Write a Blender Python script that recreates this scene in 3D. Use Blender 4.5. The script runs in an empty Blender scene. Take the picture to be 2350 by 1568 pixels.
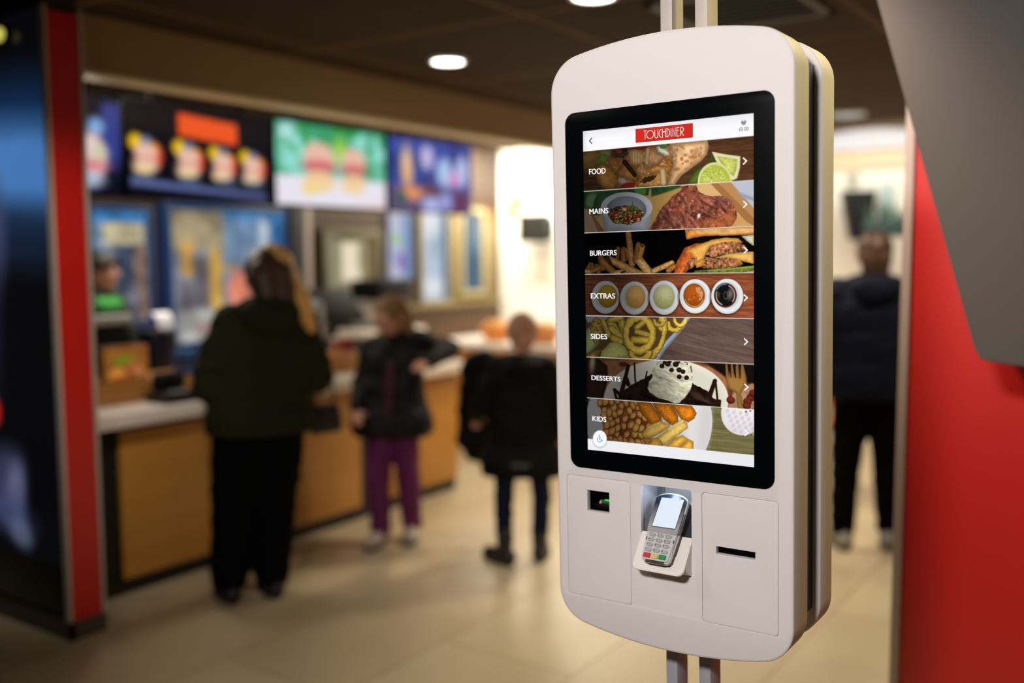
import bpy, bmesh, math, random
import numpy as np
from mathutils import Matrix, Vector, Euler
random.seed(3)
scene = bpy.context.scene
COL = scene.collection
scene.view_settings.view_transform = 'Standard'
scene.view_settings.look = 'None'
PI = math.pi
# ---------------------------------------------------------------- helpers
def lin(c):
    r = []
    for v in c[:3]:
        v = v/255.0
        r.append(v/12.92 if v <= .04045 else ((v+.055)/1.055)**2.4)
    return tuple(r)
def mat(name, col, rough=.6, metal=0, noise=0, nscale=20, bump=0, bscale=200, emit=None, estr=0, spec=.5, stretch=None, lin_in=False, col2=None, coat=0):
    m = bpy.data.materials.new(name); m.use_nodes = True
    nt = m.node_tree; b = nt.nodes['Principled BSDF']
    c = col if lin_in else lin(col)
    b.inputs['Base Color'].default_value = (*c, 1)
    b.inputs['Roughness'].default_value = rough; b.inputs['Metallic'].default_value = metal
    b.inputs['Specular IOR Level'].default_value = spec
    if coat: b.inputs['Coat Weight'].default_value = coat
    tc = nt.nodes.new('ShaderNodeTexCoord')
    src = tc.outputs['Object']
    if stretch:
        mp = nt.nodes.new('ShaderNodeMapping'); mp.inputs['Scale'].default_value = stretch
        nt.links.new(src, mp.inputs['Vector']); src = mp.outputs['Vector']
    n = nt.nodes.new('ShaderNodeTexNoise'); n.inputs['Scale'].default_value = nscale; n.inputs['Detail'].default_value = 4
    nt.links.new(src, n.inputs['Vector'])
    mx = nt.nodes.new('ShaderNodeMix'); mx.data_type = 'RGBA'
    a = tuple(max(0, v*(1-noise)) for v in c); d = tuple(min(1, v*(1+noise)) for v in c)
    if col2 is not None: a, d = c, (col2 if lin_in else lin(col2))
    mx.inputs[6].default_value = (*a, 1); mx.inputs[7].default_value = (*d, 1)
    nt.links.new(n.outputs['Fac'], mx.inputs[0]); nt.links.new(mx.outputs[2], b.inputs['Base Color'])
    if bump:
        n2 = nt.nodes.new('ShaderNodeTexNoise'); n2.inputs['Scale'].default_value = bscale; n2.inputs['Detail'].default_value = 2
        nt.links.new(tc.outputs['Object'], n2.inputs['Vector'])
        bp = nt.nodes.new('ShaderNodeBump'); bp.inputs['Strength'].default_value = bump; bp.inputs['Distance'].default_value = .001
        nt.links.new(n2.outputs['Fac'], bp.inputs['Height']); nt.links.new(bp.outputs['Normal'], b.inputs['Normal'])
    if emit is not None:
        b.inputs['Emission Color'].default_value = (*lin(emit), 1); b.inputs['Emission Strength'].default_value = estr
    return m
def emat(name, col, s=1.0):
    return mat(name, (0, 0, 0), .5, emit=col, estr=s, spec=0)
def vcmat(name, strength=1.0, rough=.25, spec=.2):
    m = bpy.data.materials.new(name); m.use_nodes = True
    nt = m.node_tree; b = nt.nodes['Principled BSDF']
    b.inputs['Base Color'].default_value = (0, 0, 0, 1); b.inputs['Roughness'].default_value = rough
    b.inputs['Specular IOR Level'].default_value = spec
    a = nt.nodes.new('ShaderNodeVertexColor'); a.layer_name = 'picture'
    nt.links.new(a.outputs['Color'], b.inputs['Emission Color']); b.inputs['Emission Strength'].default_value = strength
    return m
def link(o, parent=None, kind=None):
    COL.objects.link(o)
    if parent is not None: o.parent = parent
    if kind: o['kind'] = kind
    return o
def smooth(me, ang=40):
    for p in me.polygons: p.use_smooth = True
    try: me.set_sharp_from_angle(angle=math.radians(ang))
    except Exception: pass
def obj(name, bm, m, parent=None, kind=None, sm=40, loc=None, rot=None):
    me = bpy.data.meshes.new(name)
    bmesh.ops.recalc_face_normals(bm, faces=bm.faces[:])
    bm.to_mesh(me); bm.free()
    if sm: smooth(me, sm)
    for mm in (m if isinstance(m, (list, tuple)) else [m]): me.materials.append(mm)
    o = bpy.data.objects.new(name, me)
    if loc: o.location = loc
    if rot: o.rotation_euler = rot
    return link(o, parent, kind)
def tag(o, label, cat, group=None):
    o['label'] = label; o['category'] = cat
    if group: o['group'] = group
    return o
def thing(name, label, cat, loc=(0, 0, 0), rotz=0, group=None):
    o = bpy.data.objects.new(name, None); o.empty_display_size = .05
    o.location = loc; o.rotation_euler = (0, 0, rotz); COL.objects.link(o)
    return tag(o, label, cat, group)
def NB(): return bmesh.new()
def box(bm, x0, y0, z0, x1, y1, z1, bev=0, seg=2, M=None):
    b2 = bmesh.new()
    bmesh.ops.create_cube(b2, size=1)
    for v in b2.verts:
        v.co = Vector(((x0+x1)/2+v.co.x*(x1-x0), (y0+y1)/2+v.co.y*(y1-y0), (z0+z1)/2+v.co.z*(z1-z0)))
    if bev: bmesh.ops.bevel(b2, geom=b2.edges[:], offset=bev, segments=seg, profile=.5, affect='EDGES')
    merge(bm, b2, M)
    return bm
def merge(bm, b2, M=None):
    if M is not None: bmesh.ops.transform(b2, matrix=M, verts=b2.verts[:])
    me = bpy.data.meshes.new('tmp'); b2.to_mesh(me); b2.free(); bm.from_mesh(me); bpy.data.meshes.remove(me)
def cyl(bm, p, q, r0, r1=None, n=16, caps=True):
    p = Vector(p); q = Vector(q); d = q-p
    b2 = bmesh.new()
    bmesh.ops.create_cone(b2, cap_ends=caps, segments=n, radius1=r0, radius2=r0 if r1 is None else r1, depth=d.length)
    M = Matrix.Translation((p+q)/2) @ d.to_track_quat('Z', 'Y').to_matrix().to_4x4()
    merge(bm, b2, M); return bm
def sph(bm, c, r, n=16, M=None):
    b2 = bmesh.new(); bmesh.ops.create_uvsphere(b2, u_segments=n, v_segments=max(6, n*2//3), radius=1)
    rx, ry, rz = r if isinstance(r, (tuple, list)) else (r, r, r)
    T = Matrix.Translation(c) @ (M if M is not None else Matrix.Identity(4)) @ Matrix.Diagonal((rx, ry, rz, 1))
    merge(bm, b2, T); return bm
def lathe(bm, prof, n=24, M=None):
    b2 = bmesh.new(); rings = []
    for r, z in prof:
        rings.append([b2.verts.new((r*math.cos(2*PI*k/n), r*math.sin(2*PI*k/n), z)) for k in range(n)])
    for a, b in zip(rings[:-1], rings[1:]):
        for k in range(n): b2.faces.new((a[k], a[(k+1) % n], b[(k+1) % n], b[k]))
    b2.faces.new(rings[0][::-1]); b2.faces.new(rings[-1])
    merge(bm, b2, M); return bm
def prism(bm, pts, y0, y1, M=None):
    # polygon in the xz plane pushed along y
    b2 = bmesh.new()
    a = [b2.verts.new((x, y0, z)) for x, z in pts]; b = [b2.verts.new((x, y1, z)) for x, z in pts]
    n = len(pts)
    b2.faces.new(a); b2.faces.new(b[::-1])
    for k in range(n): b2.faces.new((a[k], b[k], b[(k+1) % n], a[(k+1) % n]))
    merge(bm, b2, M); return bm
def rrect(x0, z0, x1, z1, r, n=6):
    pts = []
    for cx, cz, a0 in ((x1-r, z1-r, 0), (x0+r, z1-r, 90), (x0+r, z0+r, 180), (x1-r, z0+r, 270)):
        for k in range(n+1):
            a = math.radians(a0+90*k/n); pts.append((cx+r*math.cos(a), cz+r*math.sin(a)))
    return pts
def slab(name, outline, holes, y0, y1, bev, m, parent=None, kind=None):
    # flat sheet with openings: outline and holes in the xz plane, thickness along y, rounded edges
    cu = bpy.data.curves.new(name, 'CURVE'); cu.dimensions = '2D'; cu.fill_mode = 'BOTH'
    cu.extrude = abs(y1-y0)/2-bev; cu.bevel_depth = bev; cu.bevel_resolution = 2; cu.offset = -bev
    for pts in [outline]+list(holes):
        sp = cu.splines.new('POLY'); sp.points.add(len(pts)-1); sp.use_cyclic_u = True
        for p, (x, z) in zip(sp.points, pts): p.co = (x, z, 0, 1)
    o = bpy.data.objects.new(name, cu); COL.objects.link(o)
    dg = bpy.context.evaluated_depsgraph_get()
    me = bpy.data.meshes.new_from_object(o.evaluated_get(dg))
    COL.objects.unlink(o); bpy.data.objects.remove(o); bpy.data.curves.remove(cu)
    me.transform(Matrix.Translation((0, (y0+y1)/2, 0)) @ Matrix.Rotation(PI/2, 4, 'X'))
    bm = bmesh.new(); bm.from_mesh(me); bpy.data.meshes.remove(me)
    bmesh.ops.remove_doubles(bm, verts=bm.verts[:], dist=1e-6)
    return obj(name, bm, m, parent, kind, 35)
def text(name, s, size, m, M, parent, xs=1.0, align='LEFT', ext=.0002, bold=0, kind=None):
    cu = bpy.data.curves.new(name, 'FONT'); cu.body = s; cu.size = size; cu.align_x = align
    cu.extrude = ext; cu.offset = bold; cu.resolution_u = 4
    o = bpy.data.objects.new(name, cu); COL.objects.link(o)
    dg = bpy.context.evaluated_depsgraph_get()
    me = bpy.data.meshes.new_from_object(o.evaluated_get(dg))
    COL.objects.unlink(o); bpy.data.objects.remove(o); bpy.data.curves.remove(cu)
    me.transform(M @ Matrix.Diagonal((xs, 1, 1, 1)))
    me.materials.clear(); me.materials.append(m)
    o = bpy.data.objects.new(name, me)
    return link(o, parent, kind)
def ribbon(bm, pts, w, y, M=None, closed=False):
    # flat stroke of constant width in the xz plane at depth y
    b2 = bmesh.new(); n = len(pts); L = []; R = []
    for i in range(n):
        p = Vector(pts[i]).to_2d()
        a = Vector(pts[i-1]) if (i or closed) else None; b = Vector(pts[(i+1) % n]) if (i < n-1 or closed) else None
        d0 = (p-a).normalized() if a is not None else None; d1 = (b-p).normalized() if b is not None else None
        d0 = d0 or d1; d1 = d1 or d0
        t = (d0+d1)
        t = t.normalized() if t.length > 1e-6 else d1
        nn = Vector((-t.y, t.x)); k = 1/max(.35, nn.dot(Vector((-d1.y, d1.x))))
        L.append(b2.verts.new((p.x+nn.x*w/2*k, y, p.y+nn.y*w/2*k))); R.append(b2.verts.new((p.x-nn.x*w/2*k, y, p.y-nn.y*w/2*k)))
    for i in range(n if closed else n-1):
        j = (i+1) % n; b2.faces.new((L[i], L[j], R[j], R[i]))
    merge(bm, b2, M); return bm
def arcpts(cx, cz, rx, rz, a0, a1, n=16):
    return [(cx+rx*math.cos(math.radians(a0+(a1-a0)*k/n)), cz+rz*math.sin(math.radians(a0+(a1-a0)*k/n))) for k in range(n+1)]
def picture_grid(name, img, x0, z0, x1, z1, y, m, parent, M=None):
    H, W = img.shape[0]-1, img.shape[1]-1
    X, Z = np.meshgrid(np.linspace(x0, x1, W+1), np.linspace(z1, z0, H+1))
    co = np.stack([X, np.full_like(X, y), Z], -1).reshape(-1, 3)
    i = np.arange((W+1)*(H+1)).reshape(H+1, W+1)
    f = np.stack([i[:-1, :-1], i[1:, :-1], i[1:, 1:], i[:-1, 1:]], -1).reshape(-1, 4)
    me = bpy.data.meshes.new(name)
    me.vertices.add(len(co)); me.vertices.foreach_set('co', co.ravel())
    me.loops.add(f.size); me.loops.foreach_set('vertex_index', f.ravel().astype(np.int32))
    me.polygons.add(len(f)); me.polygons.foreach_set('loop_start', (np.arange(len(f))*4).astype(np.int32))
    me.update(calc_edges=True); me.validate()
    ca = me.color_attributes.new('picture', 'FLOAT_COLOR', 'POINT')
    c = np.ones((len(co), 4), np.float32); s = img.reshape(-1, 3)
    c[:, :3] = np.where(s <= .04045, s/12.92, ((s+.055)/1.055)**2.4)
    ca.data.foreach_set('color', c.ravel())
    if M is not None: me.transform(M)
    me.materials.append(m)
    o = bpy.data.objects.new(name, me)
    return link(o, parent)
# ---------------------------------------------------------------- pictures shown on the flat screens
# a picture is a colour per vertex of a fine flat grid, computed from shapes and value noise
_rng = np.random.RandomState(7)
_LAT = _rng.rand(256, 256)
def vnoise(x, y):
    xi = np.floor(x).astype(int); yi = np.floor(y).astype(int)
    fx = x - xi; fy = y - yi
    fx = fx*fx*(3-2*fx); fy = fy*fy*(3-2*fy)
    a = _LAT[xi & 255, yi & 255]; b = _LAT[(xi+1) & 255, yi & 255]
    c = _LAT[xi & 255, (yi+1) & 255]; d = _LAT[(xi+1) & 255, (yi+1) & 255]
    return (a*(1-fx)+b*fx)*(1-fy) + (c*(1-fx)+d*fx)*fy
def fbm(x, y, s, oct=3):
    v = 0; amp = .5; tot = 0
    for k in range(oct):
        v = v + amp*vnoise(x/s+17.3*k, y/s+5.1*k); tot += amp; amp *= .55; s = s/2.1
    return v/tot
class Pic:
    def __init__(self, X, Y, base=(0, 0, 0)):
        self.X, self.Y = X, Y
        self.c = np.zeros(X.shape+(3,)); self.c[:] = base
    def put(self, m, col):
        col = np.asarray(col, float)
        self.c = self.c*(1-m[..., None]) + col*m[..., None]
    def ellm(self, cx, cy, rx, ry, ang=0, soft=5):
        dx = self.X-cx; dy = self.Y-cy; a = math.radians(ang)
        u = (dx*math.cos(a)+dy*math.sin(a))/rx; v = (-dx*math.sin(a)+dy*math.cos(a))/ry
        k = np.sqrt(u*u+v*v)
        return np.clip(.5-(k-1)*min(rx, ry)/soft, 0, 1), k, u, v
    def polym(self, pts, soft=5, wob=0, ws=40):
        X, Y = self.X, self.Y
        if wob:
            X = X + (fbm(X, Y, ws)-.5)*wob*2; Y = Y + (fbm(X+300, Y+90, ws)-.5)*wob*2
        d = np.full(X.shape, 1e9); ins = np.zeros(X.shape, bool)
        n = len(pts)
        for i in range(n):
            x0, y0 = pts[i]; x1, y1 = pts[(i+1) % n]
            ex, ey = x1-x0, y1-y0
            t = np.clip(((X-x0)*ex+(Y-y0)*ey)/(ex*ex+ey*ey+1e-9), 0, 1)
            d = np.minimum(d, (X-x0-t*ex)**2+(Y-y0-t*ey)**2)
            if y0 != y1:
                cr = ((y0 > Y) != (y1 > Y)) & (X < (x1-x0)*(Y-y0)/(y1-y0)+x0)
                ins ^= cr
        s = np.sqrt(d)*np.where(ins, -1, 1)
        return np.clip(.5-s/soft, 0, 1), s
    def capm(self, x0, y0, x1, y1, r0, r1=None, soft=5):
        r1 = r0 if r1 is None else r1
        ex, ey = x1-x0, y1-y0
        t = np.clip(((self.X-x0)*ex+(self.Y-y0)*ey)/(ex*ex+ey*ey+1e-9), 0, 1)
        d = np.hypot(self.X-x0-t*ex, self.Y-y0-t*ey)
        r = r0+(r1-r0)*t
        return np.clip(.5-(d-r)/soft, 0, 1), d/r, t
    def ell(self, cx, cy, rx, ry, col, ang=0, soft=5, shade=0, amt=1):
        m, k, u, v = self.ellm(cx, cy, rx, ry, ang, soft)
        c = np.asarray(col, float)
        if shade:
            f = 1+shade*(.35-np.clip(k, 0, 1.2)**2) - shade*.5*v
            c = c*f[..., None]
        self.put(m*amt, c)
    def poly(self, pts, col, soft=5, shade=0, sw=40, wob=0, ws=40, tex=0, ts=30, amt=1):
        m, s = self.polym(pts, soft, wob, ws)
        c = np.zeros(self.X.shape+(3,))+np.asarray(col, float)
        if shade: c = c*(1+shade*(np.clip(-s/sw, 0, 1)-.6))[..., None]
        if tex: c = c*(1+tex*2*(fbm(self.X, self.Y, ts, 4)-.5))[..., None]
        self.put(m*amt, c)
    def cap(self, x0, y0, x1, y1, r0, col, r1=None, soft=5, shade=0, tex=0, ts=25):
        m, k, t = self.capm(x0, y0, x1, y1, r0, r1, soft)
        c = np.zeros(self.X.shape+(3,))+np.asarray(col, float)
        if shade: c = c*(1+shade*(.4-np.clip(k, 0, 1.2)**2))[..., None]
        if tex: c = c*(1+tex*2*(fbm(self.X, self.Y, ts, 4)-.5))[..., None]
        self.put(m, c)
    def line(self, pts, r, col, soft=5, shade=0):
        m = 0
        for (a, b), (c, d) in zip(pts[:-1], pts[1:]): m = np.maximum(m, self.capm(a, b, c, d, r, None, soft)[0])
        self.put(m, col)
    def ring(self, cx, cy, rx, ry, w, col, ang=0, soft=5, shade=.5, tex=.12, arc=None):
        m_, k, u, v = self.ellm(cx, cy, rx, ry, ang, soft)
        d = (k-1)*min(rx, ry)*(1+.0*u)
        d = d+(fbm(self.X, self.Y, 45)-.5)*w*.35
        m = np.clip(.5-(np.abs(d)-w/2)/soft, 0, 1)
        if arc:
            an = np.degrees(np.arctan2(v, u)) % 360
            m = m*((an-arc[0]) % 360 < (arc[1]-arc[0]))
        c = np.asarray(col, float)*(1+shade*(.45-(np.abs(d+w*.12)/(w/2))**2))[..., None]
        c = c*(1+tex*2*(fbm(self.X, self.Y, 22, 4)-.5))[..., None]
        self.put(m, c)
    def wood(self, col, ang=0, s=200, st=9, amt=.25, m=None):
        a = math.radians(ang)
        u = self.X*math.cos(a)+self.Y*math.sin(a); v = -self.X*math.sin(a)+self.Y*math.cos(a)
        n = fbm(u/s*8, v/st*4, 4, 4)-.5; n2 = fbm(u/s*2, v/st*.7, 3, 2)-.5
        c = np.asarray(col, float)*(1+amt*2*n+amt*1.4*n2)[..., None]
        self.put(np.ones(self.X.shape) if m is None else m, c)
    def specks(self, n, box, rmin, rmax, cols, seed, mask=None, el=1.6, shade=.4, soft=4):
        r = np.random.RandomState(seed)
        for i in range(n):
            x = r.uniform(box[0], box[2]); y = r.uniform(box[1], box[3])
            rr = r.uniform(rmin, rmax); a = r.uniform(0, 180)
            if mask is not None and not mask(x, y): continue
            self.ell(x, y, rr*el, rr, cols[r.randint(len(cols))], a, soft, shade)

def inell(cx, cy, rx, ry):
    return lambda x, y: ((x-cx)/rx)**2+((y-cy)/ry)**2 < 1
def inpoly(pts):
    def f(x, y):
        c = False
        for i in range(len(pts)):
            x0, y0 = pts[i]; x1, y1 = pts[i-1]
            if (y0 > y) != (y1 > y) and x < (x1-x0)*(y-y0)/(y1-y0)+x0: c = not c
        return c
    return f

def tile_food(P):
    P.wood((92, 62, 40), -6, 260, 10, .25)
    P.ell(250, 640, 260, 150, (150, 118, 66), 20, 120)
    P.ell(180, 590, 90, 50, (190, 140, 70), -20, 50); P.ell(380, 560, 70, 70, (175, 165, 110), 0, 60)
    heap = [(240, 700), (330, 630), (450, 560), (640, 480), (880, 455), (1180, 440), (1230, 560), (1200, 800), (1110, 935), (900, 965), (600, 985), (390, 995), (280, 900)]
    P.poly(heap, (168, 112, 58), 14, .3, 60, 10, 40, .35, 60)
    P.poly([(285, 600), (330, 545), (430, 580), (380, 670), (270, 668)], (128, 158, 78), 8, .3, 30, tex=.15)
    hm = inpoly(heap)
    P.specks(90, (380, 470, 1200, 960), 14, 20, [(225, 175, 112), (205, 150, 90), (190, 130, 70), (215, 160, 85)], 3, hm, 2.6, .35)
    P.poly([(440, 560), (480, 500), (640, 480), (660, 560), (600, 600), (480, 600)], (96, 70, 44), 8, 0, 30, 18, 20, .5, 18)
    P.ell(540, 520, 40, 22, (190, 80, 40), 15); P.ell(620, 500, 30, 20, (50, 40, 30))
    P.poly([(620, 480), (760, 460), (900, 460), (880, 500), (700, 510)], (150, 60, 35), 8)
    P.poly([(250, 700), (330, 660), (440, 690), (520, 800), (560, 900), (480, 985), (340, 970), (270, 860)], (196, 142, 66), 10, .45, 70, 6, 40, .25, 50)
    P.poly([(480, 800), (600, 640), (720, 700), (800, 810), (760, 900), (600, 860)], (190, 130, 70), 8, .4, 60, 6, 40, .25, 40)
    P.cap(610, 650, 735, 810, 30, (64, 40, 26), 28, 8, .2, .3)
    P.poly([(662, 520), (720, 495), (815, 515), (850, 570), (830, 680), (740, 690), (680, 670)], (222, 182, 124), 8, .35, 45, 4, 30, .14, 60)
    for i in range(4): P.cap(700+i*34, 525, 708+i*30, 670, 3, (196, 150, 96), soft=6)
    P.poly([(885, 480), (960, 478), (1080, 560), (1120, 600), (1010, 690), (880, 735), (860, 690)], (198, 150, 104), 8, .4, 60, 5, 40, .2, 50)
    P.cap(895, 500, 880, 660, 18, (226, 196, 150), soft=14)
    P.poly([(1000, 470), (1050, 450), (1150, 520), (1165, 570), (1110, 575), (1020, 530)], (232, 224, 208), 8, .4, 30, 8, 20)
    P.poly([(1035, 435), (1130, 425), (1120, 485), (1050, 490)], (84, 140, 64), 6)
    P.poly([(870, 750), (1000, 690), (1140, 710), (1110, 760), (940, 790)], (214, 150, 76), 8, .4, 30, 8, 22, .2)
    P.poly([(770, 900), (850, 800), (1000, 790), (1100, 740), (1140, 760), (1120, 920), (1000, 955), (780, 960)], (216, 160, 84), 8, .4, 50, 8, 30, .25)
    P.poly([(790, 905), (870, 830), (1010, 815), (960, 880), (850, 915)], (84, 50, 28), 8, 0, 30, 18, 16, .5, 14)
    P.cap(1075, 760, 1085, 900, 34, (220, 190, 140), 40, 8, .4)
    P.ell(580, 890, 60, 45, (214, 190, 172), 20, 14, .3)
    P.poly([(550, 965), (600, 915), (740, 900), (730, 960), (600, 985)], (198, 46, 28), 10, .3)
    P.ell(820, 770, 22, 40, (220, 170, 110), 10, 6, .3); P.ell(860, 780, 20, 36, (215, 160, 100), -20, 6, .3)
    P.poly([(1160, 425), (1400, 400), (1625, 380), (1645, 460), (1620, 560), (1550, 640), (1420, 735), (1300, 830), (1225, 935), (1110, 945), (1160, 830), (1195, 700), (1195, 560)], (214, 172, 126), 8, .5, 70, 4, 60, .12, 60)
    P.specks(60, (1210, 430, 1560, 760), 8, 24, [(186, 132, 84), (196, 144, 98), (224, 190, 148)], 11, inpoly([(1180, 430), (1560, 410), (1580, 560), (1250, 850)]), 1.3, 0, 18)
    P.ell(1470, 560, 40, 80, (176, 118, 74), 15, 60, 0, .6)
    P.poly([(1640, 660), (1680, 545), (1720, 560), (1790, 700), (1640, 690)], (70, 84, 34), 14)
    P.poly([(1678, 525), (1860, 560), (2028, 582), (2024, 720), (1990, 850), (1930, 880), (1860, 800), (1750, 680)], (232, 222, 176), 7, .1, 30)
    P.poly([(1740, 580), (1880, 600), (1990, 615), (1985, 730), (1950, 830), (1880, 780), (1800, 680)], (196, 200, 106), 16, .2, 40, 6, 30, .2, 40)
    P.poly([(1385, 925), (1420, 840), (1500, 740), (1640, 665), (1700, 660), (1560, 800), (1500, 925)], (92, 116, 40), 10, .4, 60)
    P.ell(1715, 905, 210, 250, (222, 224, 160), 0, 7); P.ell(1718, 920, 190, 232, (186, 196, 74), 0, 16)
    for i in range(13):
        a = math.radians(190+i*13); P.cap(1715, 960, 1715+185*math.cos(a), 960+225*math.sin(a), 3, (216, 218, 136), 4, 8)
    P.specks(40, (1560, 700, 1880, 905), 4, 9, [(226, 228, 150), (166, 178, 60)], 5, inell(1715, 905, 180, 220), 2, 0)

def tile_mains(P):
    P.c[:] = (196, 160, 104)
    P.wood((214, 172, 112), -28, 260, 16, .10)
    P.poly([(100, 960), (930, 900), (900, 1060), (700, 1050), (420, 1100), (300, 1300), (100, 1320)], (54, 92, 50), 20, .3, 60, tex=.4, ts=120)
    P.ell(210, 1120, 70, 90, (122, 160, 118), 20, 40); P.ell(330, 1140, 90, 130, (60, 100, 50), 30, 20, .3)
    P.ell(800, 1000, 80, 50, (90, 150, 60), 20, 20); P.ell(1050, 995, 90, 45, (70, 130, 50), -20, 30)
    P.poly([(930, 950), (1300, 900), (1300, 960), (1180, 1010), (940, 1080)], (56, 88, 44), 30, tex=.3)
    P.poly([(940, 1090), (1180, 1010), (1500, 930), (1520, 1100), (1000, 1400), (920, 1400)], (206, 162, 92), 30)
    P.poly([(110, 1220), (170, 1230), (300, 1510), (110, 1520)], (196, 164, 134), 8)
    P.poly([(165, 1220), (215, 1280), (370, 1510), (290, 1512)], (160, 118, 80), 8)
    P.poly([(1500, 900), (1720, 890), (1900, 1080), (1600, 1100), (1500, 1050)], (226, 186, 128), 14)
    P.poly([(1650, 900), (1740, 890), (2195, 1330), (2195, 1440), (2100, 1380)], (176, 124, 74), 10)
    P.poly([(1740, 890), (1890, 880), (2195, 1210), (2195, 1340)], (196, 148, 96), 8)
    P.poly([(1880, 860), (2200, 860), (2200, 1225)], (196, 200, 212), 8)
    P.poly([(1980, 1010), (2200, 1090), (2200, 1130), (2060, 1090)], (160, 168, 186), 30)
    P.poly([(1960, 1300), (2195, 1440), (2195, 1470), (1900, 1470)], (214, 170, 110), 14)
    # bowl
    P.poly([(322, 1220), (345, 1400), (380, 1520), (880, 1520), (935, 1380), (948, 1200)], (196, 198, 208), 8, .25, 90)
    P.ell(635, 1210, 316, 190, (226, 228, 236), 0, 7); P.ell(632, 1235, 246, 165, (160, 164, 178), 0, 8, .35)
    P.ell(625, 1300, 212, 112, (124, 84, 48), 0, 8)
    P.specks(420, (410, 1190, 830, 1412), 5, 15, [(216, 66, 32), (96, 122, 44), (60, 74, 30), (230, 200, 150), (190, 46, 26), (150, 170, 80), (70, 44, 24), (236, 140, 70)], 21, inell(625, 1300, 215, 112), 1.6, .5)
    P.cap(690, 1290, 712, 1135, 10, (120, 150, 60), 5, 5); P.ell(700, 1220, 30, 45, (96, 128, 50), 20, 6, .4); P.ell(755, 1230, 22, 40, (110, 136, 66), -25, 6, .4)
    P.ell(605, 1235, 34, 26, (236, 214, 160), 20, 6, .4)
    # steak
    st = [(890, 1490), (960, 1400), (1010, 1310), (1055, 1225), (1150, 1130), (1190, 1070), (1290, 1010), (1300, 960), (1380, 935), (1490, 945), (1510, 1000), (1600, 1060), (1690, 1070), (1760, 1062), (1840, 1075), (1920, 1120), (1980, 1260), (1990, 1330), (1950, 1400), (1880, 1470)]
    m, s = P.polym(st, 6, 10, 30)
    X, Y = P.X, P.Y
    n = fbm(X+.35*Y, Y-.2*X, 70, 5); n2 = fbm(X*1.2+500, Y*.8, 30, 4); r = np.abs(fbm(X-.5*Y, Y*1.4+X*.3, 60, 4)-.5)*2
    c = np.array((126, 72, 55))[None, None]*(0.62+.85*n)[..., None]
    c = c + np.array((96, 60, 42))*(np.clip(n2-.52, 0, 1)*3.0)[..., None] + np.array((70, 60, 62))*np.clip(.14-r, 0, 1)[..., None]*4
    c = c*(1-.4*np.clip((fbm(X, Y+900, 60, 3)-.55)*4, 0, 1))[..., None]
    P.put(m, c)
    P.ell(1740, 1400, 190, 60, (206, 120, 54), -8, 90, 0, .55); P.ell(1900, 1330, 50, 110, (196, 118, 62), 10, 50, 0, .6); P.ell(1480, 1080, 140, 30, (190, 110, 74), 25, 30, 0, .6)
    P.ell(1520, 1310, 18, 26, (240, 226, 210), 20, 8); P.ell(1250, 1370, 70, 40, (170, 120, 112), -50, 40, 0, .5)
    for i, (x, y, a) in enumerate([(1100, 1330, 50), (1180, 1400, 60), (1330, 1340, 75), (1420, 1380, 50), (1590, 1290, 30), (1640, 1180, 25), (1330, 1120, 60), (1560, 1130, 40), (1800, 1200, 50)]):
        P.ell(x, y, 80, 14, (72, 34, 26), a, 26, 0, .55); P.ell(x+20, y-18, 70, 12, (188, 130, 112), a, 22, 0, .4)
    P.ell(1000, 1420, 90, 40, (84, 44, 38), -50, 50, 0, .6); P.ell(1800, 1130, 110, 40, (120, 84, 84), 15, 50, 0, .5); P.ell(1250, 1200, 60, 60, (170, 84, 60), 0, 60, 0, .5)

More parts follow.
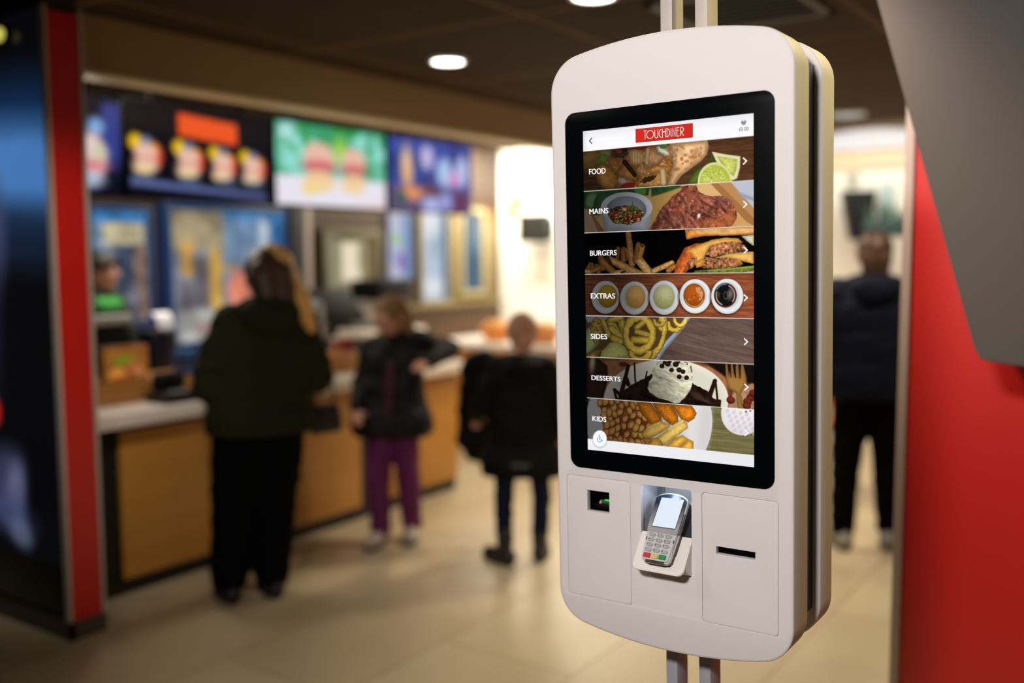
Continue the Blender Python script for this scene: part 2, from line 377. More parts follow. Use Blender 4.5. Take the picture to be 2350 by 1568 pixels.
def tile_burgers(P):
    P.c[:] = (6, 5, 5)
    am = [(196, 140, 72), (214, 162, 92), (170, 114, 54), (224, 176, 108)]
    for a in [(150, 600, 190, 520, 30), (215, 600, 215, 520, 22), (290, 600, 270, 540, 34), (345, 560, 320, 440, 40), (520, 450, 530, 320, 26), (600, 460, 600, 340, 40), (655, 440, 640, 350, 34)]:
        P.cap(*a, (150, 100, 48), None, 8, .5, .3)
    P.cap(655, 120, 700, 520, 36, (176, 122, 66), 40, 8, .5, .25)
    P.cap(780, 275, 745, 470, 34, (150, 100, 50), 40, 8, .5, .3); P.cap(828, 300, 790, 440, 34, (176, 120, 62), 38, 8, .5, .3)
    P.ell(826, 292, 22, 16, (110, 66, 32), 40)
    for a, c in [((430, 460, 800, 640, 46), 1), ((340, 480, 460, 600, 44), 2), ((800, 480, 910, 620, 54), 3), ((960, 600, 1190, 500, 34), 1), ((1150, 590, 1215, 540, 36), 2), ((180, 615, 300, 560, 30), 2), ((500, 625, 640, 600, 34), 3), ((130, 600, 180, 610, 26), 1), ((640, 640, 880, 640, 30), 3)]:
        P.cap(*a, am[c], None, 7, .55, .25)
    P.cap(400, 440, 440, 510, 26, (84, 52, 26), 22, 10); P.ell(596, 610, 40, 14, (100, 56, 26), -20)
    # burger
    P.poly([(1215, 630), (1240, 500), (1300, 400), (1340, 320), (1450, 270), (1600, 220), (1600, 400), (1330, 640)], (196, 100, 44), 8, .4, 60, 8, 40, .35, 50)
    P.cap(1330, 560, 1290, 630, 22, (222, 120, 56), 18, 8, .4)
    P.poly([(1352, 90), (2200, 60), (2200, 150), (1900, 162), (1560, 172), (1420, 200), (1365, 210)], (206, 134, 62), 7, .35, 40, 4, 40, .25, 60)
    P.poly([(1450, 85), (2200, 60), (2200, 130), (1850, 150), (1500, 140)], (226, 176, 112), 30, 0, 30, 0, 30, .2, 50)
    P.poly([(1380, 215), (2200, 160), (2200, 240), (1500, 260)], (24, 14, 10), 10)
    P.poly([(2040, 170), (2200, 150), (2200, 300), (2130, 250)], (206, 196, 172), 10, .3, 30, 8, 20)
    P.poly([(1385, 345), (1540, 270), (1680, 215), (1850, 190), (2000, 200), (2060, 250), (1900, 260), (1660, 300), (1600, 400), (1560, 520), (1490, 560), (1470, 440)], (222, 168, 84), 7, .3, 40, 4, 30, .08)
    def meat(pts):
        m, s = P.polym(pts, 8, 16, 18); n = fbm(P.X, P.Y, 26, 5)
        c = np.array((168, 114, 78))*(.35+1.15*n)[..., None]*(1+.25*np.clip(-s/40, 0, 1))[..., None]
        c = c*(1-.55*np.clip((fbm(P.X+99, P.Y, 30, 3)-.55)*4, 0, 1))[..., None]; P.put(m, c)
    meat([(1600, 400), (1660, 300), (1780, 250), (1950, 240), (2080, 270), (2110, 320), (2060, 370), (1850, 390), (1700, 430)])
    meat([(1375, 530), (1390, 440), (1500, 430), (1450, 560), (1350, 570)])
    P.poly([(1560, 420), (1700, 440), (1900, 380), (2190, 360), (2195, 510), (2050, 480), (1900, 440), (1750, 460), (1640, 450)], (224, 176, 96), 7, .3, 40, 4, 30, .08)
    meat([(1540, 560), (1590, 440), (1720, 440), (1860, 430), (2040, 470), (2060, 520), (1920, 560), (1700, 570)])
    P.poly([(1560, 540), (1500, 560), (1460, 500), (1560, 440), (1600, 470)], (214, 150, 70), 8, .3)
    P.poly([(1430, 630), (1480, 590), (1700, 590), (2195, 530), (2195, 600), (2000, 640)], (104, 116, 44), 10, .4, 30, 8, 30, .5, 30)
    P.poly([(1540, 590), (2195, 535), (2195, 560), (1700, 600)], (156, 168, 74), 14)
    P.poly([(2080, 612), (2200, 590), (2200, 640), (2060, 640)], (186, 150, 150), 8)

def tile_extras(P):
    P.wood((150, 86, 54), 3, 300, 8, .34)
    P.put(np.clip((720-P.Y)/160, 0, 1)*.55, (60, 34, 26))
    cols = [((377, 920, 173, 202), (402, 908, 120, 140), (204, 164, 52)), ((732, 930, 178, 204), (745, 915, 122, 142), (232, 186, 112)), ((1097, 925, 182, 210), (1092, 915, 130, 148), (206, 206, 154)), ((1475, 908, 192, 210), (1462, 900, 130, 147), (176, 92, 26)), ((1868, 908, 197, 216), (1845, 895, 140, 150), (30, 26, 26))]
    for i, (o, s, c) in enumerate(cols):
        P.ell(o[0]-6, o[1]+12, o[2]+10, o[3]+8, (50, 28, 20), 0, 40, 0, .7)
        P.ell(*o, (222, 222, 222), 0, 6); P.ell(o[0]+4, o[1]-4, o[2]-14, o[3]-16, (236, 238, 238), 0, 20)
        P.ell(o[0]-4, o[1]-12, o[2]-42, o[3]-50, (214, 214, 214), 0, 16)
        P.ell(*s, c, 0, 7, .22)
    P.ell(745, 990, 90, 60, (226, 160, 64), 0, 60, 0, .5); P.ell(1092, 1000, 90, 50, (186, 180, 96), 0, 60, 0, .5)
    P.specks(14, (990, 900, 1190, 1050), 3, 5, [(236, 230, 180), (160, 150, 80)], 2, None, 1.6, 0)
    P.ring(1462, 900, 118, 134, 9, (232, 170, 96), 0, 6, .2, 0, (20, 160)); P.ring(1462, 900, 126, 143, 6, (140, 66, 20), 0, 6, .2, 0)
    P.poly([(1480, 800), (1530, 795), (1575, 870), (1565, 940), (1530, 965), (1520, 880), (1490, 850)], (216, 160, 104), 8, 0, 30, 8, 20)
    P.specks(16, (1370, 820, 1540, 1000), 3, 7, [(226, 150, 70), (130, 50, 20)], 6, None, 1.6, 0)
    P.ring(1845, 895, 128, 140, 16, (92, 42, 26), 0, 5, .2, 0); P.ring(1845, 895, 112, 124, 12, (200, 186, 168), 0, 8, .3, 0, (290, 400))
    P.ring(1845, 895, 112, 124, 14, (180, 166, 150), 0, 8, .3, 0, (110, 200)); P.ring(1845, 895, 122, 136, 10, (110, 160, 190), 0, 8, .3, 0, (210, 275))
    P.ell(1845, 895, 100, 112, (22, 24, 26), 0, 8); P.ell(1905, 880, 34, 66, (150, 136, 120), 12, 40, 0, .8); P.ell(1760, 890, 16, 36, (110, 96, 84), 0, 20, 0, .7)
    P.ring(1850, 898, 26, 44, 5, (110, 104, 98), 0, 5, 0, 0)

def tile_sides(P):
    P.wood((112, 90, 82), 14, 300, 9, .22)
    P.poly([(100, 1150), (1380, 1150), (1260, 1330), (1130, 1480), (960, 1640), (860, 1760), (100, 1760)], (118, 88, 50), 10)
    P.poly([(120, 1150), (420, 1150), (380, 1200), (160, 1230)], (190, 184, 204), 14)
    P.poly([(1355, 1150), (1425, 1150), (1340, 1290), (1210, 1440), (1100, 1570), (990, 1740), (820, 1740), (960, 1590), (1130, 1440), (1260, 1310)], (196, 204, 226), 8, .25, 40)
    P.poly([(1410, 1165), (1330, 1300), (1100, 1575), (1000, 1740), (975, 1740), (1080, 1560), (1300, 1300)], (150, 156, 180), 8)
    ye = (214, 182, 74)
    P.poly([(110, 1420), (150, 1300), (260, 1260), (300, 1480), (180, 1620), (110, 1640)], (176, 190, 122), 10, .4, 50)
    P.poly([(205, 1210), (260, 1160), (330, 1200), (350, 1290), (330, 1440), (250, 1500), (200, 1420), (190, 1300)], (190, 160, 78), 8, .4, 50, 4, 30, .2)
    P.specks(22, (220, 1200, 330, 1400), 3, 6, [(90, 66, 30)], 4, None, 1.8, 0)
    P.cap(340, 1190, 420, 1390, 24, (206, 178, 76), 30, 7, .4, .15)
    for a in [(440, 1220, 520, 1360, 50), (450, 1300, 560, 1400, 46), (470, 1420, 560, 1460, 44), (560, 1180, 600, 1330, 44), (440, 1200, 560, 1170, 40), (840, 1230, 760, 1290, 36), (1010, 1250, 1060, 1310, 30), (760, 1340, 900, 1380, 34), (720, 1440, 900, 1450, 46)]:
        P.cap(*a, ye, None, 7, .55, .2)
    P.ring(1230, 1230, 90, 100, 56, ye, 20, 6, .45, .15, (10, 170)); P.ring(1290, 1190, 70, 80, 44, (222, 196, 86), 0, 6, .45, .1, (0, 190))
    P.ring(980, 1390, 110, 250, 60, ye, 14, 6, .5, .2, (270, 450)); P.ring(1030, 1210, 60, 60, 46, (206, 176, 80), 0, 6, .45, .15, (0, 200))
    P.ring(790, 1370, 166, 212, 84, (232, 196, 78), 0, 6, .45, .12); P.ring(780, 1362, 160, 206, 16, (250, 222, 120), 0, 18, 0, .2, (150, 300))
    P.poly([(150, 1610), (260, 1560), (330, 1560), (250, 1690), (140, 1680)], (176, 140, 66), 8, .4, 40, 6, 20, .3)
    P.poly([(300, 1690), (330, 1580), (430, 1480), (520, 1460), (610, 1520), (680, 1640), (660, 1660), (480, 1690)], (222, 216, 128), 8, .3, 60, 3, 30, .12)
    P.poly([(480, 1690), (660, 1645), (670, 1665), (600, 1690)], (216, 160, 40), 8)
    P.poly([(270, 1690), (480, 1670), (900, 1700), (800, 1760), (270, 1760)], (44, 30, 18), 20, 0, 30, 10)
    P.ring(800, 1580, 120, 110, 70, (206, 172, 66), 0, 6, .5, .2, (0, 180))

def tile_desserts(P):
    P.wood((112, 70, 44), 80, 260, 14, .18)
    P.poly([(560, 180), (1000, 180), (1700, 280), (1830, 420), (1830, 760), (500, 600), (200, 420), (220, 200)], (176, 122, 80), 40, tex=.15, ts=40)
    P.poly([(1560, 220), (2160, 240), (2160, 480), (1850, 420)], (30, 20, 16), 30)
    P.poly([(130, 150), (260, 150), (390, 260), (400, 420), (330, 660), (130, 660)], (56, 34, 24), 16, .3, 50)
    P.ell(210, 220, 30, 110, (206, 190, 150), 4, 40); P.ell(580, 240, 50, 30, (90, 52, 34), 0, 14)
    P.ell(1095, 670, 748, 490, (236, 230, 214), 0, 7); P.ell(1095, 690, 690, 450, (226, 220, 204), 0, 60)
    ch = (46, 24, 18)
    for a in [(640, 260, 570, 560, 22), (620, 420, 640, 480, 26), (715, 230, 725, 450, 10), (470, 540, 500, 660, 14), (480, 550, 560, 620, 20), (600, 400, 540, 620, 18), (865, 330, 850, 400, 9), (1680, 440, 1620, 620, 26), (1690, 460, 1712, 680, 12), (1650, 500, 1600, 620, 16)]:
        P.cap(*a, ch, None, 7)
    P.poly([(500, 670), (590, 560), (680, 480), (820, 420), (930, 350), (1000, 600), (1380, 560), (1410, 470), (1490, 510), (1590, 560), (1660, 650), (1755, 670), (1745, 760), (500, 760)], (34, 22, 16), 8, 0, 30, 10, 30, .8, 50)
    P.ell(1480, 620, 120, 30, (92, 66, 52), 25, 40, 0, .6); P.ell(1560, 680, 100, 16, (110, 80, 64), 20, 24, 0, .5); P.ell(700, 560, 160, 40, (60, 42, 32), -20, 50, 0, .6)
    sc = [(930, 300), (990, 220), (1050, 180), (1300, 180), (1390, 260), (1415, 380), (1405, 480), (1380, 560), (1310, 650), (1260, 700), (1200, 712), (1130, 680), (1000, 640), (900, 580), (872, 520), (890, 450), (930, 400)]
    m, s = P.polym(sc, 7, 8, 40)
    X, Y = P.X, P.Y
    n = .6*fbm(X+.5*Y, Y*2.6-X*.7, 80, 5)+.4*(1-np.abs(fbm(X*.8+.4*Y, Y*2.4-X*.8+300, 110, 3)-.5)*5)
    sh = np.clip((1330-X)/420, 0, 1)*.18+np.clip((Y-350)/420, 0, 1)*.2
    c = np.array((244, 240, 214))*(1.0-sh+.42*(n-.5))[..., None]
    c[..., 2] *= (1-.12*np.clip((X-1000)/-200, 0, 1))
    P.put(m, c)
    for a in [(1060, 470, 1180, 560, 8), (1130, 430, 1240, 470, 6), (1000, 420, 1090, 530, 6), (1040, 590, 1180, 640, 7), (1250, 560, 1340, 600, 6), (940, 500, 980, 600, 7), (1180, 500, 1330, 530, 5)]:
        P.cap(*a, (206, 196, 150), None, 16)
    for x, y, r, a in [(1045, 262, 30, 30), (1115, 236, 34, 60), (1075, 222, 24, 0), (1160, 310, 28, 10), (1210, 240, 36, 20), (1250, 308, 32, 30), (1298, 330, 28, -40), (1252, 390, 30, 20), (1340, 402, 30, 0), (1140, 210, 22, 0), (1240, 210, 24, 0)]:
        P.ell(x, y, r, r*.95, (42, 24, 20), a, 6); P.ell(x-r*.2, y-r*.3, r*.5, r*.3, (96, 66, 56), a, 8, 0, .6)
    P.ring(1330, 230, 22, 14, 9, (50, 30, 24), 30, 6, 0, 0, (180, 400)); P.cap(1390, 265, 1402, 330, 8, (110, 90, 74), soft=8)
    P.poly([(1905, 560), (2130, 470), (2160, 480), (2160, 790), (1830, 780)], (176, 136, 108), 20, tex=.2, ts=20)
    for x, y in [(1870, 670), (2110, 640), (2070, 690), (2140, 590), (2060, 740)]: P.ell(x, y, 52, 44, (110, 46, 30), 20, 10, .5)
    g = (156, 116, 62)
    P.poly([(1805, 240), (1830, 235), (1850, 380), (1870, 235), (1892, 236), (1915, 390), (1935, 238), (1958, 240), (1978, 395), (1995, 245), (2020, 245), (2058, 400), (2062, 470), (2010, 560), (1990, 600), (2025, 780), (1950, 770), (1935, 590), (1850, 530), (1812, 420)], g, 8, .3, 40)
    P.ell(1880, 440, 40, 70, (176, 132, 74), 0, 40, 0, .6)
    for x in (1862, 1918, 1972): P.cap(x, 250, x+12, 400, 9, (48, 30, 20), 6, 6)

def tile_kids(P):
    P.wood((122, 116, 76), 5, 300, 8, .2)
    P.put(np.clip((190-P.X)/60, 0, 1)*.8, (34, 40, 32))
    P.ell(893, 920, 756, 780, (232, 228, 228), 0, 7, .05); P.ell(1560, 950, 80, 330, (208, 206, 206), 4, 80, 0, .5)
    bp = [(265, 640), (740, 680), (800, 830), (905, 950), (900, 1000), (860, 1200), (390, 1170), (340, 1050), (320, 800)]
    P.poly(bp, (168, 84, 34), 14, 0, 30, 10, 40, .4, 60)
    r = np.random.RandomState(5); f = inpoly(bp)
    pts = []
    for i in range(2600):
        x = r.uniform(280, 905); y = r.uniform(655, 1190)
        if not f(x, y): continue
        if all((x-a)**2+(y-b)**2 > 64**2 for a, b in pts): pts.append((x, y))
    for x, y in pts:
        a = r.uniform(40, 140); s = r.uniform(.85, 1.12)
        P.ell(x+5, y+8, 52*s, 38*s, (110, 44, 16), a, 10, 0, .8)
        P.ell(x, y, 50*s, 35*s, (240+r.randint(-12, 12), 178+r.randint(-12, 12), 92), a, 6, .35)
        P.ell(x-10, y-10, 14, 10, (246, 214, 150), a, 14, 0, .6)
    o = (212, 128, 30)
    for pts in ([(740, 680), (900, 690), (1040, 880), (1035, 930), (930, 975), (880, 930), (780, 800)], [(925, 700), (1150, 715), (1240, 860), (1240, 930), (1170, 972), (1100, 930), (1010, 830)], [(1155, 720), (1400, 735), (1455, 820), (1440, 880), (1360, 935), (1280, 900), (1220, 810)]):
        P.poly(pts, (80, 36, 10), 14, 0, 30, 10, 30)
        P.poly(pts, o, 8, .45, 60, 6, 30, .18, 12)
    P.specks(200, (740, 690, 1450, 960), 2, 4, [(150, 80, 20), (166, 90, 24)], 8, inpoly([(770, 700), (1390, 745), (1420, 850), (1350, 900), (1180, 930), (960, 940), (800, 790)]), 1.5, 0)
    y1 = (234, 190, 92)
    for pts, c in [([(800, 1070), (880, 980), (1030, 925), (1145, 965), (1130, 1000), (1000, 1080), (900, 1130), (810, 1110)], y1), ([(980, 1120), (1120, 1020), (1280, 905), (1340, 940), (1355, 1000), (1240, 1090), (1080, 1215), (1020, 1190)], (236, 200, 108)), ([(860, 1200), (930, 1130), (1000, 1120), (1060, 1210), (1000, 1240), (880, 1230)], (226, 176, 76)), ([(1090, 1225), (1200, 1130), (1290, 1090), (1360, 1140), (1250, 1240), (1200, 1260)], (238, 186, 76)), ([(1250, 1250), (1360, 1140), (1420, 1170), (1420, 1270), (1300, 1280)], (232, 176, 70)), ([(800, 1130), (900, 1130), (930, 1160), (860, 1210)], (216, 160, 70))]:
        P.poly(pts, (150, 96, 30), 16, 0, 30, 6, 30)
        P.poly(pts, c, 8, .35, 50, 4, 40, .1, 30)
    P.cap(1130, 1020, 1290, 920, 14, (246, 222, 150), soft=24); P.cap(880, 1000, 1020, 940, 12, (246, 216, 136), soft=20)
    P.ell(2010, 830, 256, 262, (240, 234, 238), 0, 7, .05)
    for i in range(5):
        for j in range(4):
            P.ell(1830+j*78+i*22, 800+i*58+j*14, 20, 26, (206, 200, 206), 30, 20, 0, .7)
    P.ell(2053, 810, 10, 12, (20, 16, 20)); P.ell(2105, 800, 12, 8, (20, 16, 20))

SPLIT = [0.0, .0620, .1847, .3134, .4427, .5728, .7033, .8334, .9657, 1.0]
HOM = (213.63363, 48.6308, 1338.67935, -68.42317, 758.20067, 301.76508, -0.10276, 0.02754)
def paint_menu(W, H):
    s, t = np.meshgrid(np.linspace(0, 1, W+1), np.linspace(0, 1, H+1))
    h = HOM; w = h[6]*s+h[7]*t+1
    px = (h[0]*s+h[1]*t+h[2])/w; py = (h[3]*s+h[4]*t+h[5])/w
    X1 = (px-1320)*5.341; Y1 = (py-250)*5.341; Y2 = (py-510)*5.341
    X3 = (px-1320)*5.227; Y3 = (py-790)*5.227
    out = np.zeros((H+1, W+1, 3)); out[:] = 255
    def rows(k): return slice(max(0, int(SPLIT[k]*H)-1), min(H+1, int(SPLIT[k+1]*H)+3))
    for k, fn, X, Y in ((1, tile_food, X1, Y1), (2, tile_mains, X1, Y1), (3, tile_burgers, X1, Y2), (4, tile_extras, X1, Y2), (5, tile_sides, X1, Y2), (6, tile_desserts, X3, Y3), (7, tile_kids, X3, Y3)):
        r = rows(k); P = Pic(X[r], Y[r]); fn(P)
        fade = .47+.53*np.clip((s[r]-.22)/.42, 0, 1)**1.2
        img = 255*np.clip(P.c*fade[..., None]/255, 0, 1)**1.1
        a = np.clip((t[r]-SPLIT[k])*H+.5, 0, 1)*np.clip((SPLIT[k+1]-t[r])*H+.5, 0, 1)
        out[r] = out[r]*(1-a[..., None])+img*a[..., None]
    # header and footer strips, thin white rules between the bands
    P = Pic(X1, Y1); P.c = out
    g = 255-16*np.clip((.03-t)/.03, 0, 1)-22*np.clip((.03-s)/.03, 0, 1)*(t < .062)
    m = ((t < SPLIT[1])*1.0); P.put(m, np.stack([g-3, g-4, g-1], -1))
    m = np.clip((t-SPLIT[8])*H+.5, 0, 1); P.put(m, np.stack([240-6*s, 240-6*s, 242-4*s], -1))
    for k in range(2, 9):
        P.put(np.clip(1.1-np.abs(t-SPLIT[k])*H, 0, 1), (246, 244, 242))
    Q = Pic(X3, Y3); Q.c = P.c
    Q.ell(300, 1142, 88, 102, (150, 150, 160), 0, 30, 0, .5); Q.ell(300, 1132, 82, 97, (250, 250, 252), 0, 6)
    return np.clip(Q.c, 0, 255)/255.0
# ---------------------------------------------------------------- camera
cam_d = bpy.data.cameras.new('camera'); cam = bpy.data.objects.new('camera', cam_d); COL.objects.link(cam)
CAM_R = Matrix.Rotation(0.60169924, 3, 'Z') @ Matrix.Rotation(PI/2-0.08889378, 3, 'X') @ Matrix.Rotation(-0.0041215, 3, 'Z')
CAM_P = Vector((0, 0, 1.55)); FPX = 2254.57
cam.matrix_world = Matrix.Translation(CAM_P) @ CAM_R.to_4x4()
cam_d.sensor_width = 36; cam_d.lens = FPX*36/2350; cam_d.clip_start = .05
cam_d.dof.use_dof = True; cam_d.dof.focus_distance = 1.80; cam_d.dof.aperture_fstop = 1.08
scene.camera = cam
def ray(px, py): return CAM_R @ Vector(((px-1175)/FPX, -(py-784)/FPX, -1))
def onx(px, py, x): d = ray(px, py); return CAM_P + d*((x-CAM_P.x)/d.x)
def ony(px, py, y): d = ray(px, py); return CAM_P + d*((y-CAM_P.y)/d.y)
def onz(px, py, z): d = ray(px, py); return CAM_P + d*((z-CAM_P.z)/d.z)

# ---------------------------------------------------------------- the ordering kiosk
M_shell = mat('powder_coated_off_white', (226, 219, 217), .55, noise=.035, nscale=420, bump=.07, bscale=1800, spec=.3)
M_bezel = mat('black_glass', (3, 5, 6), .3, spec=.03)
M_black = mat('black_plastic', (8, 8, 8), .45, noise=.1)
M_side = mat('dark_core_strip', (14, 15, 14), .35, noise=.2)
M_pole = mat('painted_steel', (190, 180, 174), .45, metal=0, noise=.05, nscale=60, bump=.1, bscale=700)
M_line = mat('white_lettering', (0, 0, 0), .5, emit=(255, 255, 255), estr=1.0, spec=0)
M_ink = mat('dark_icon_ink', (0, 0, 0), .5, emit=(40, 40, 42), estr=1.0, spec=0)
M_red = mat('logo_red', (0, 0, 0), .5, emit=(214, 44, 32), estr=1.0, spec=0)
M_dred = mat('logo_edge_red', (0, 0, 0), .5, emit=(160, 26, 20), estr=1.0, spec=0)
M_blue = mat('icon_blue', (0, 0, 0), .5, emit=(38, 150, 214), estr=1.0, spec=0)
M_pic = vcmat('lit_menu_picture', 1.0, .5, 0)
KM = Matrix.Translation((-0.7754, 1.635, 1.4881)) @ Matrix.Rotation(-0.00486457, 4, 'Z') @ Matrix.Rotation(-0.01745871, 4, 'Y') @ Matrix.Rotation(0.00624929, 4, 'X')
KS = thing('ordering_kiosk', 'large off-white self-service ordering kiosk with tall lit food menu screen', 'kiosk')
KS.matrix_world = KM
CX0 = -.0085
def shell_outline(inset=0, n=10):
    R = .90; r = .07; hw = .239
    top, bot = .4575, -.684
    zc = top-R; kz = math.sqrt((R-r)**2-(hw-r)**2); fz = zc+kz
    a1 = math.degrees(math.atan2(kz, hw-r))
    pts = []
    R -= inset; r -= inset
    pts += [(hw-r-inset + r*math.cos(math.radians(a1*k/n)), fz + r*math.sin(math.radians(a1*k/n))) for k in range(n+1)]
    pts += [(R*math.cos(math.radians(a)), zc+R*math.sin(math.radians(a))) for a in np.linspace(a1, 180-a1, 26)[1:-1]]
    pts += [(-(hw-r-inset) + r*math.cos(math.radians(a)), fz + r*math.sin(math.radians(a))) for a in np.linspace(180-a1, 180, n+1)]
    zb = bot+.90; fb = zb-kz
    pts += [(-(hw-r-inset) + r*math.cos(math.radians(a)), fb + r*math.sin(math.radians(a))) for a in np.linspace(180, 180+a1, n+1)]
    pts += [(R*math.cos(math.radians(a)), zb+R*math.sin(math.radians(a))) for a in np.linspace(180+a1, 360-a1, 26)[1:-1]]
    pts += [((hw-r-inset) + r*math.cos(math.radians(a)), fb + r*math.sin(math.radians(a))) for a in np.linspace(360-a1, 360, n+1)]
    return [(x+CX0, z) for x, z in pts]
P1 = (-.2262, -.6095, -.0850, -.3684); P2 = (.0606, -.6122, .2034, -.3712)
RC = (-.0629, -.500, .0404, -.3706)
g = .0007
holes = [rrect(*P1, .006), rrect(*P2, .006), rrect(*RC, .005)]
def rim(bm, y0, y1, r, cap0, cap1):
    # rounded shell wall following the outline; optional flat caps
    prof = [(r-r*math.sin(math.radians(a)), y0+r-r*math.cos(math.radians(a))) for a in (0, 22, 45, 67, 90)]+[(r-r*math.cos(math.radians(a)), y1-r+r*math.sin(math.radians(a))) for a in (0, 30, 60, 90)]
    loops = [[bm.verts.new((x, y, z)) for x, z in shell_outline(i)] for i, y in prof]
    n = len(loops[0])
    for A, B in zip(loops[:-1], loops[1:]):
        for k in range(n): bm.faces.new((A[k], A[(k+1) % n], B[(k+1) % n], B[k]))
    if cap0: bm.faces.new(loops[0])
    if cap1: bm.faces.new(loops[-1][::-1])
fp = slab('front_housing', shell_outline(.004), holes, 0, .012, .0004, M_shell, KS)
b = NB(); b.from_mesh(fp.data); rim(b, 0, .0765, .004, False, False)
bmesh.ops.recalc_face_normals(b, faces=b.faces[:]); b.to_mesh(fp.data); b.free(); smooth(fp.data, 35)
b = NB(); rim(b, .147, .2195, .004, True, True); obj('rear_housing', b, M_shell, KS, sm=35)
slab('core_frame', shell_outline(.0155), [], .0765, .147, .001, M_shell, KS)
for sx in (-1, 1):
    b = NB(); x = CX0+sx*.2238
    box(b, x-.0012, .0785, -.602, x+.0012, .1455, .390, .0006)
    obj('side_strip', b, M_side, KS)['label'] = 'black strip in the gap between the two housings'
# bezel and display
slab('screen_bezel', rrect(-.2156, -.3520, .1970, .3322, .021, 8), [], -.0012, .004, .0006, M_bezel, KS)['label'] = 'black glass screen surround with rounded corners'
SX0, SX1, SZ0, SZ1 = -.1756, .1602, -.3145, .2956
scr = picture_grid('touch_screen', paint_menu(400, 740), SX0, SZ0, SX1, SZ1, -.0015, M_pic, KS)
scr['label'] = 'lit touch screen with seven food category bands'
_iH = np.linalg.inv(np.array([[HOM[0], HOM[1], HOM[2]], [HOM[3], HOM[4], HOM[5]], [HOM[6], HOM[7], 1]]))
def S(px, py):
    v = _iH @ np.array([px, py, 1.0]); s, t = v[0]/v[2], v[1]/v[2]
    return (SX0+(SX1-SX0)*s, SZ1+(SZ0-SZ1)*t)
def Z1(x, y): return S(1320+x/5.341, 250+y/5.341)
def Z2(x, y): return S(1320+x/5.341, 510+y/5.341)
def Z3(x, y): return S(1320+x/5.227, 790+y/5.227)
def wtext(name, s, p0, p1, h, m, y=-.0019, bold=(0,)):
    # lettering standing in the screen plane from p0 (left end of baseline) to p1 (right end)
    w = p1[0]-p0[0]
    o = text(name, s, h/.70, m, Matrix.Identity(4), scr, 1, 'LEFT', .0001, 0)
    xs = [v.co.x for v in o.data.vertices]; zs = [v.co.y for v in o.data.vertices]
    k = w/(max(xs)-min(xs)); kz = h/(max(zs)-min(zs))
    mb = NB()
    for dx in bold: t_ = o.data.copy(); t_.transform(Matrix.Translation((dx/k, 0, 0))); mb.from_mesh(t_); bpy.data.meshes.remove(t_)
    mb.to_mesh(o.data); mb.free()
    o.data.transform(Matrix.Translation((p0[0], y, (p0[1]+p1[1])/2)) @ Matrix.Rotation(PI/2, 4, 'X') @ Matrix.Diagonal((k, kz, 1, 1)) @ Matrix.Translation((-min(xs), -min(zs), 0)))
    return o
for s, f, a, b, tp in (('FOOD', Z1, (178, 806), (378, 792), 738), ('MAINS', Z1, (182, 1292), (412, 1282), 1226), ('BURGERS', Z2, (190, 412), (512, 406), 348), ('EXTRAS', Z2, (200, 936), (494, 938), 872), ('SIDES', Z2, (198, 1430), (398, 1434), 1368), ('DESSERTS', Z3, (203, 430), (548, 446), 374), ('KIDS', Z3, (214, 922), (378, 932), 862)):
    p0 = f(*a); p1 = f(*b); h = f(a[0], tp)[1]-p0[1]
    wtext('menu_caption', s, p0, p1, h, M_line, bold=(-.00022, 0, .00022))
for f, x, y in ((Z1, 2086, 640), (Z1, 2088, 1170), (Z2, 2094, 343), (Z2, 2096, 926), (Z2, 2099, 1465), (Z3, 2058, 515), (Z3, 2058, 1062)):
    b = NB(); c = f(x, y); ribbon(b, [(c[0]-.0034, c[1]+.0056), (c[0]+.0028, c[1]), (c[0]-.0034, c[1]-.0056)], .0021, -.0019)
    obj('chevron_arrow', b, M_line, scr, sm=0)
b = NB(); c = Z1(198, 393); ribbon(b, [(c[0]+.0028, c[1]+.0056), (c[0]-.0030, c[1]), (c[0]+.0028, c[1]-.0056)], .0019, -.0019); obj('back_arrow', b, M_ink, scr, sm=0)
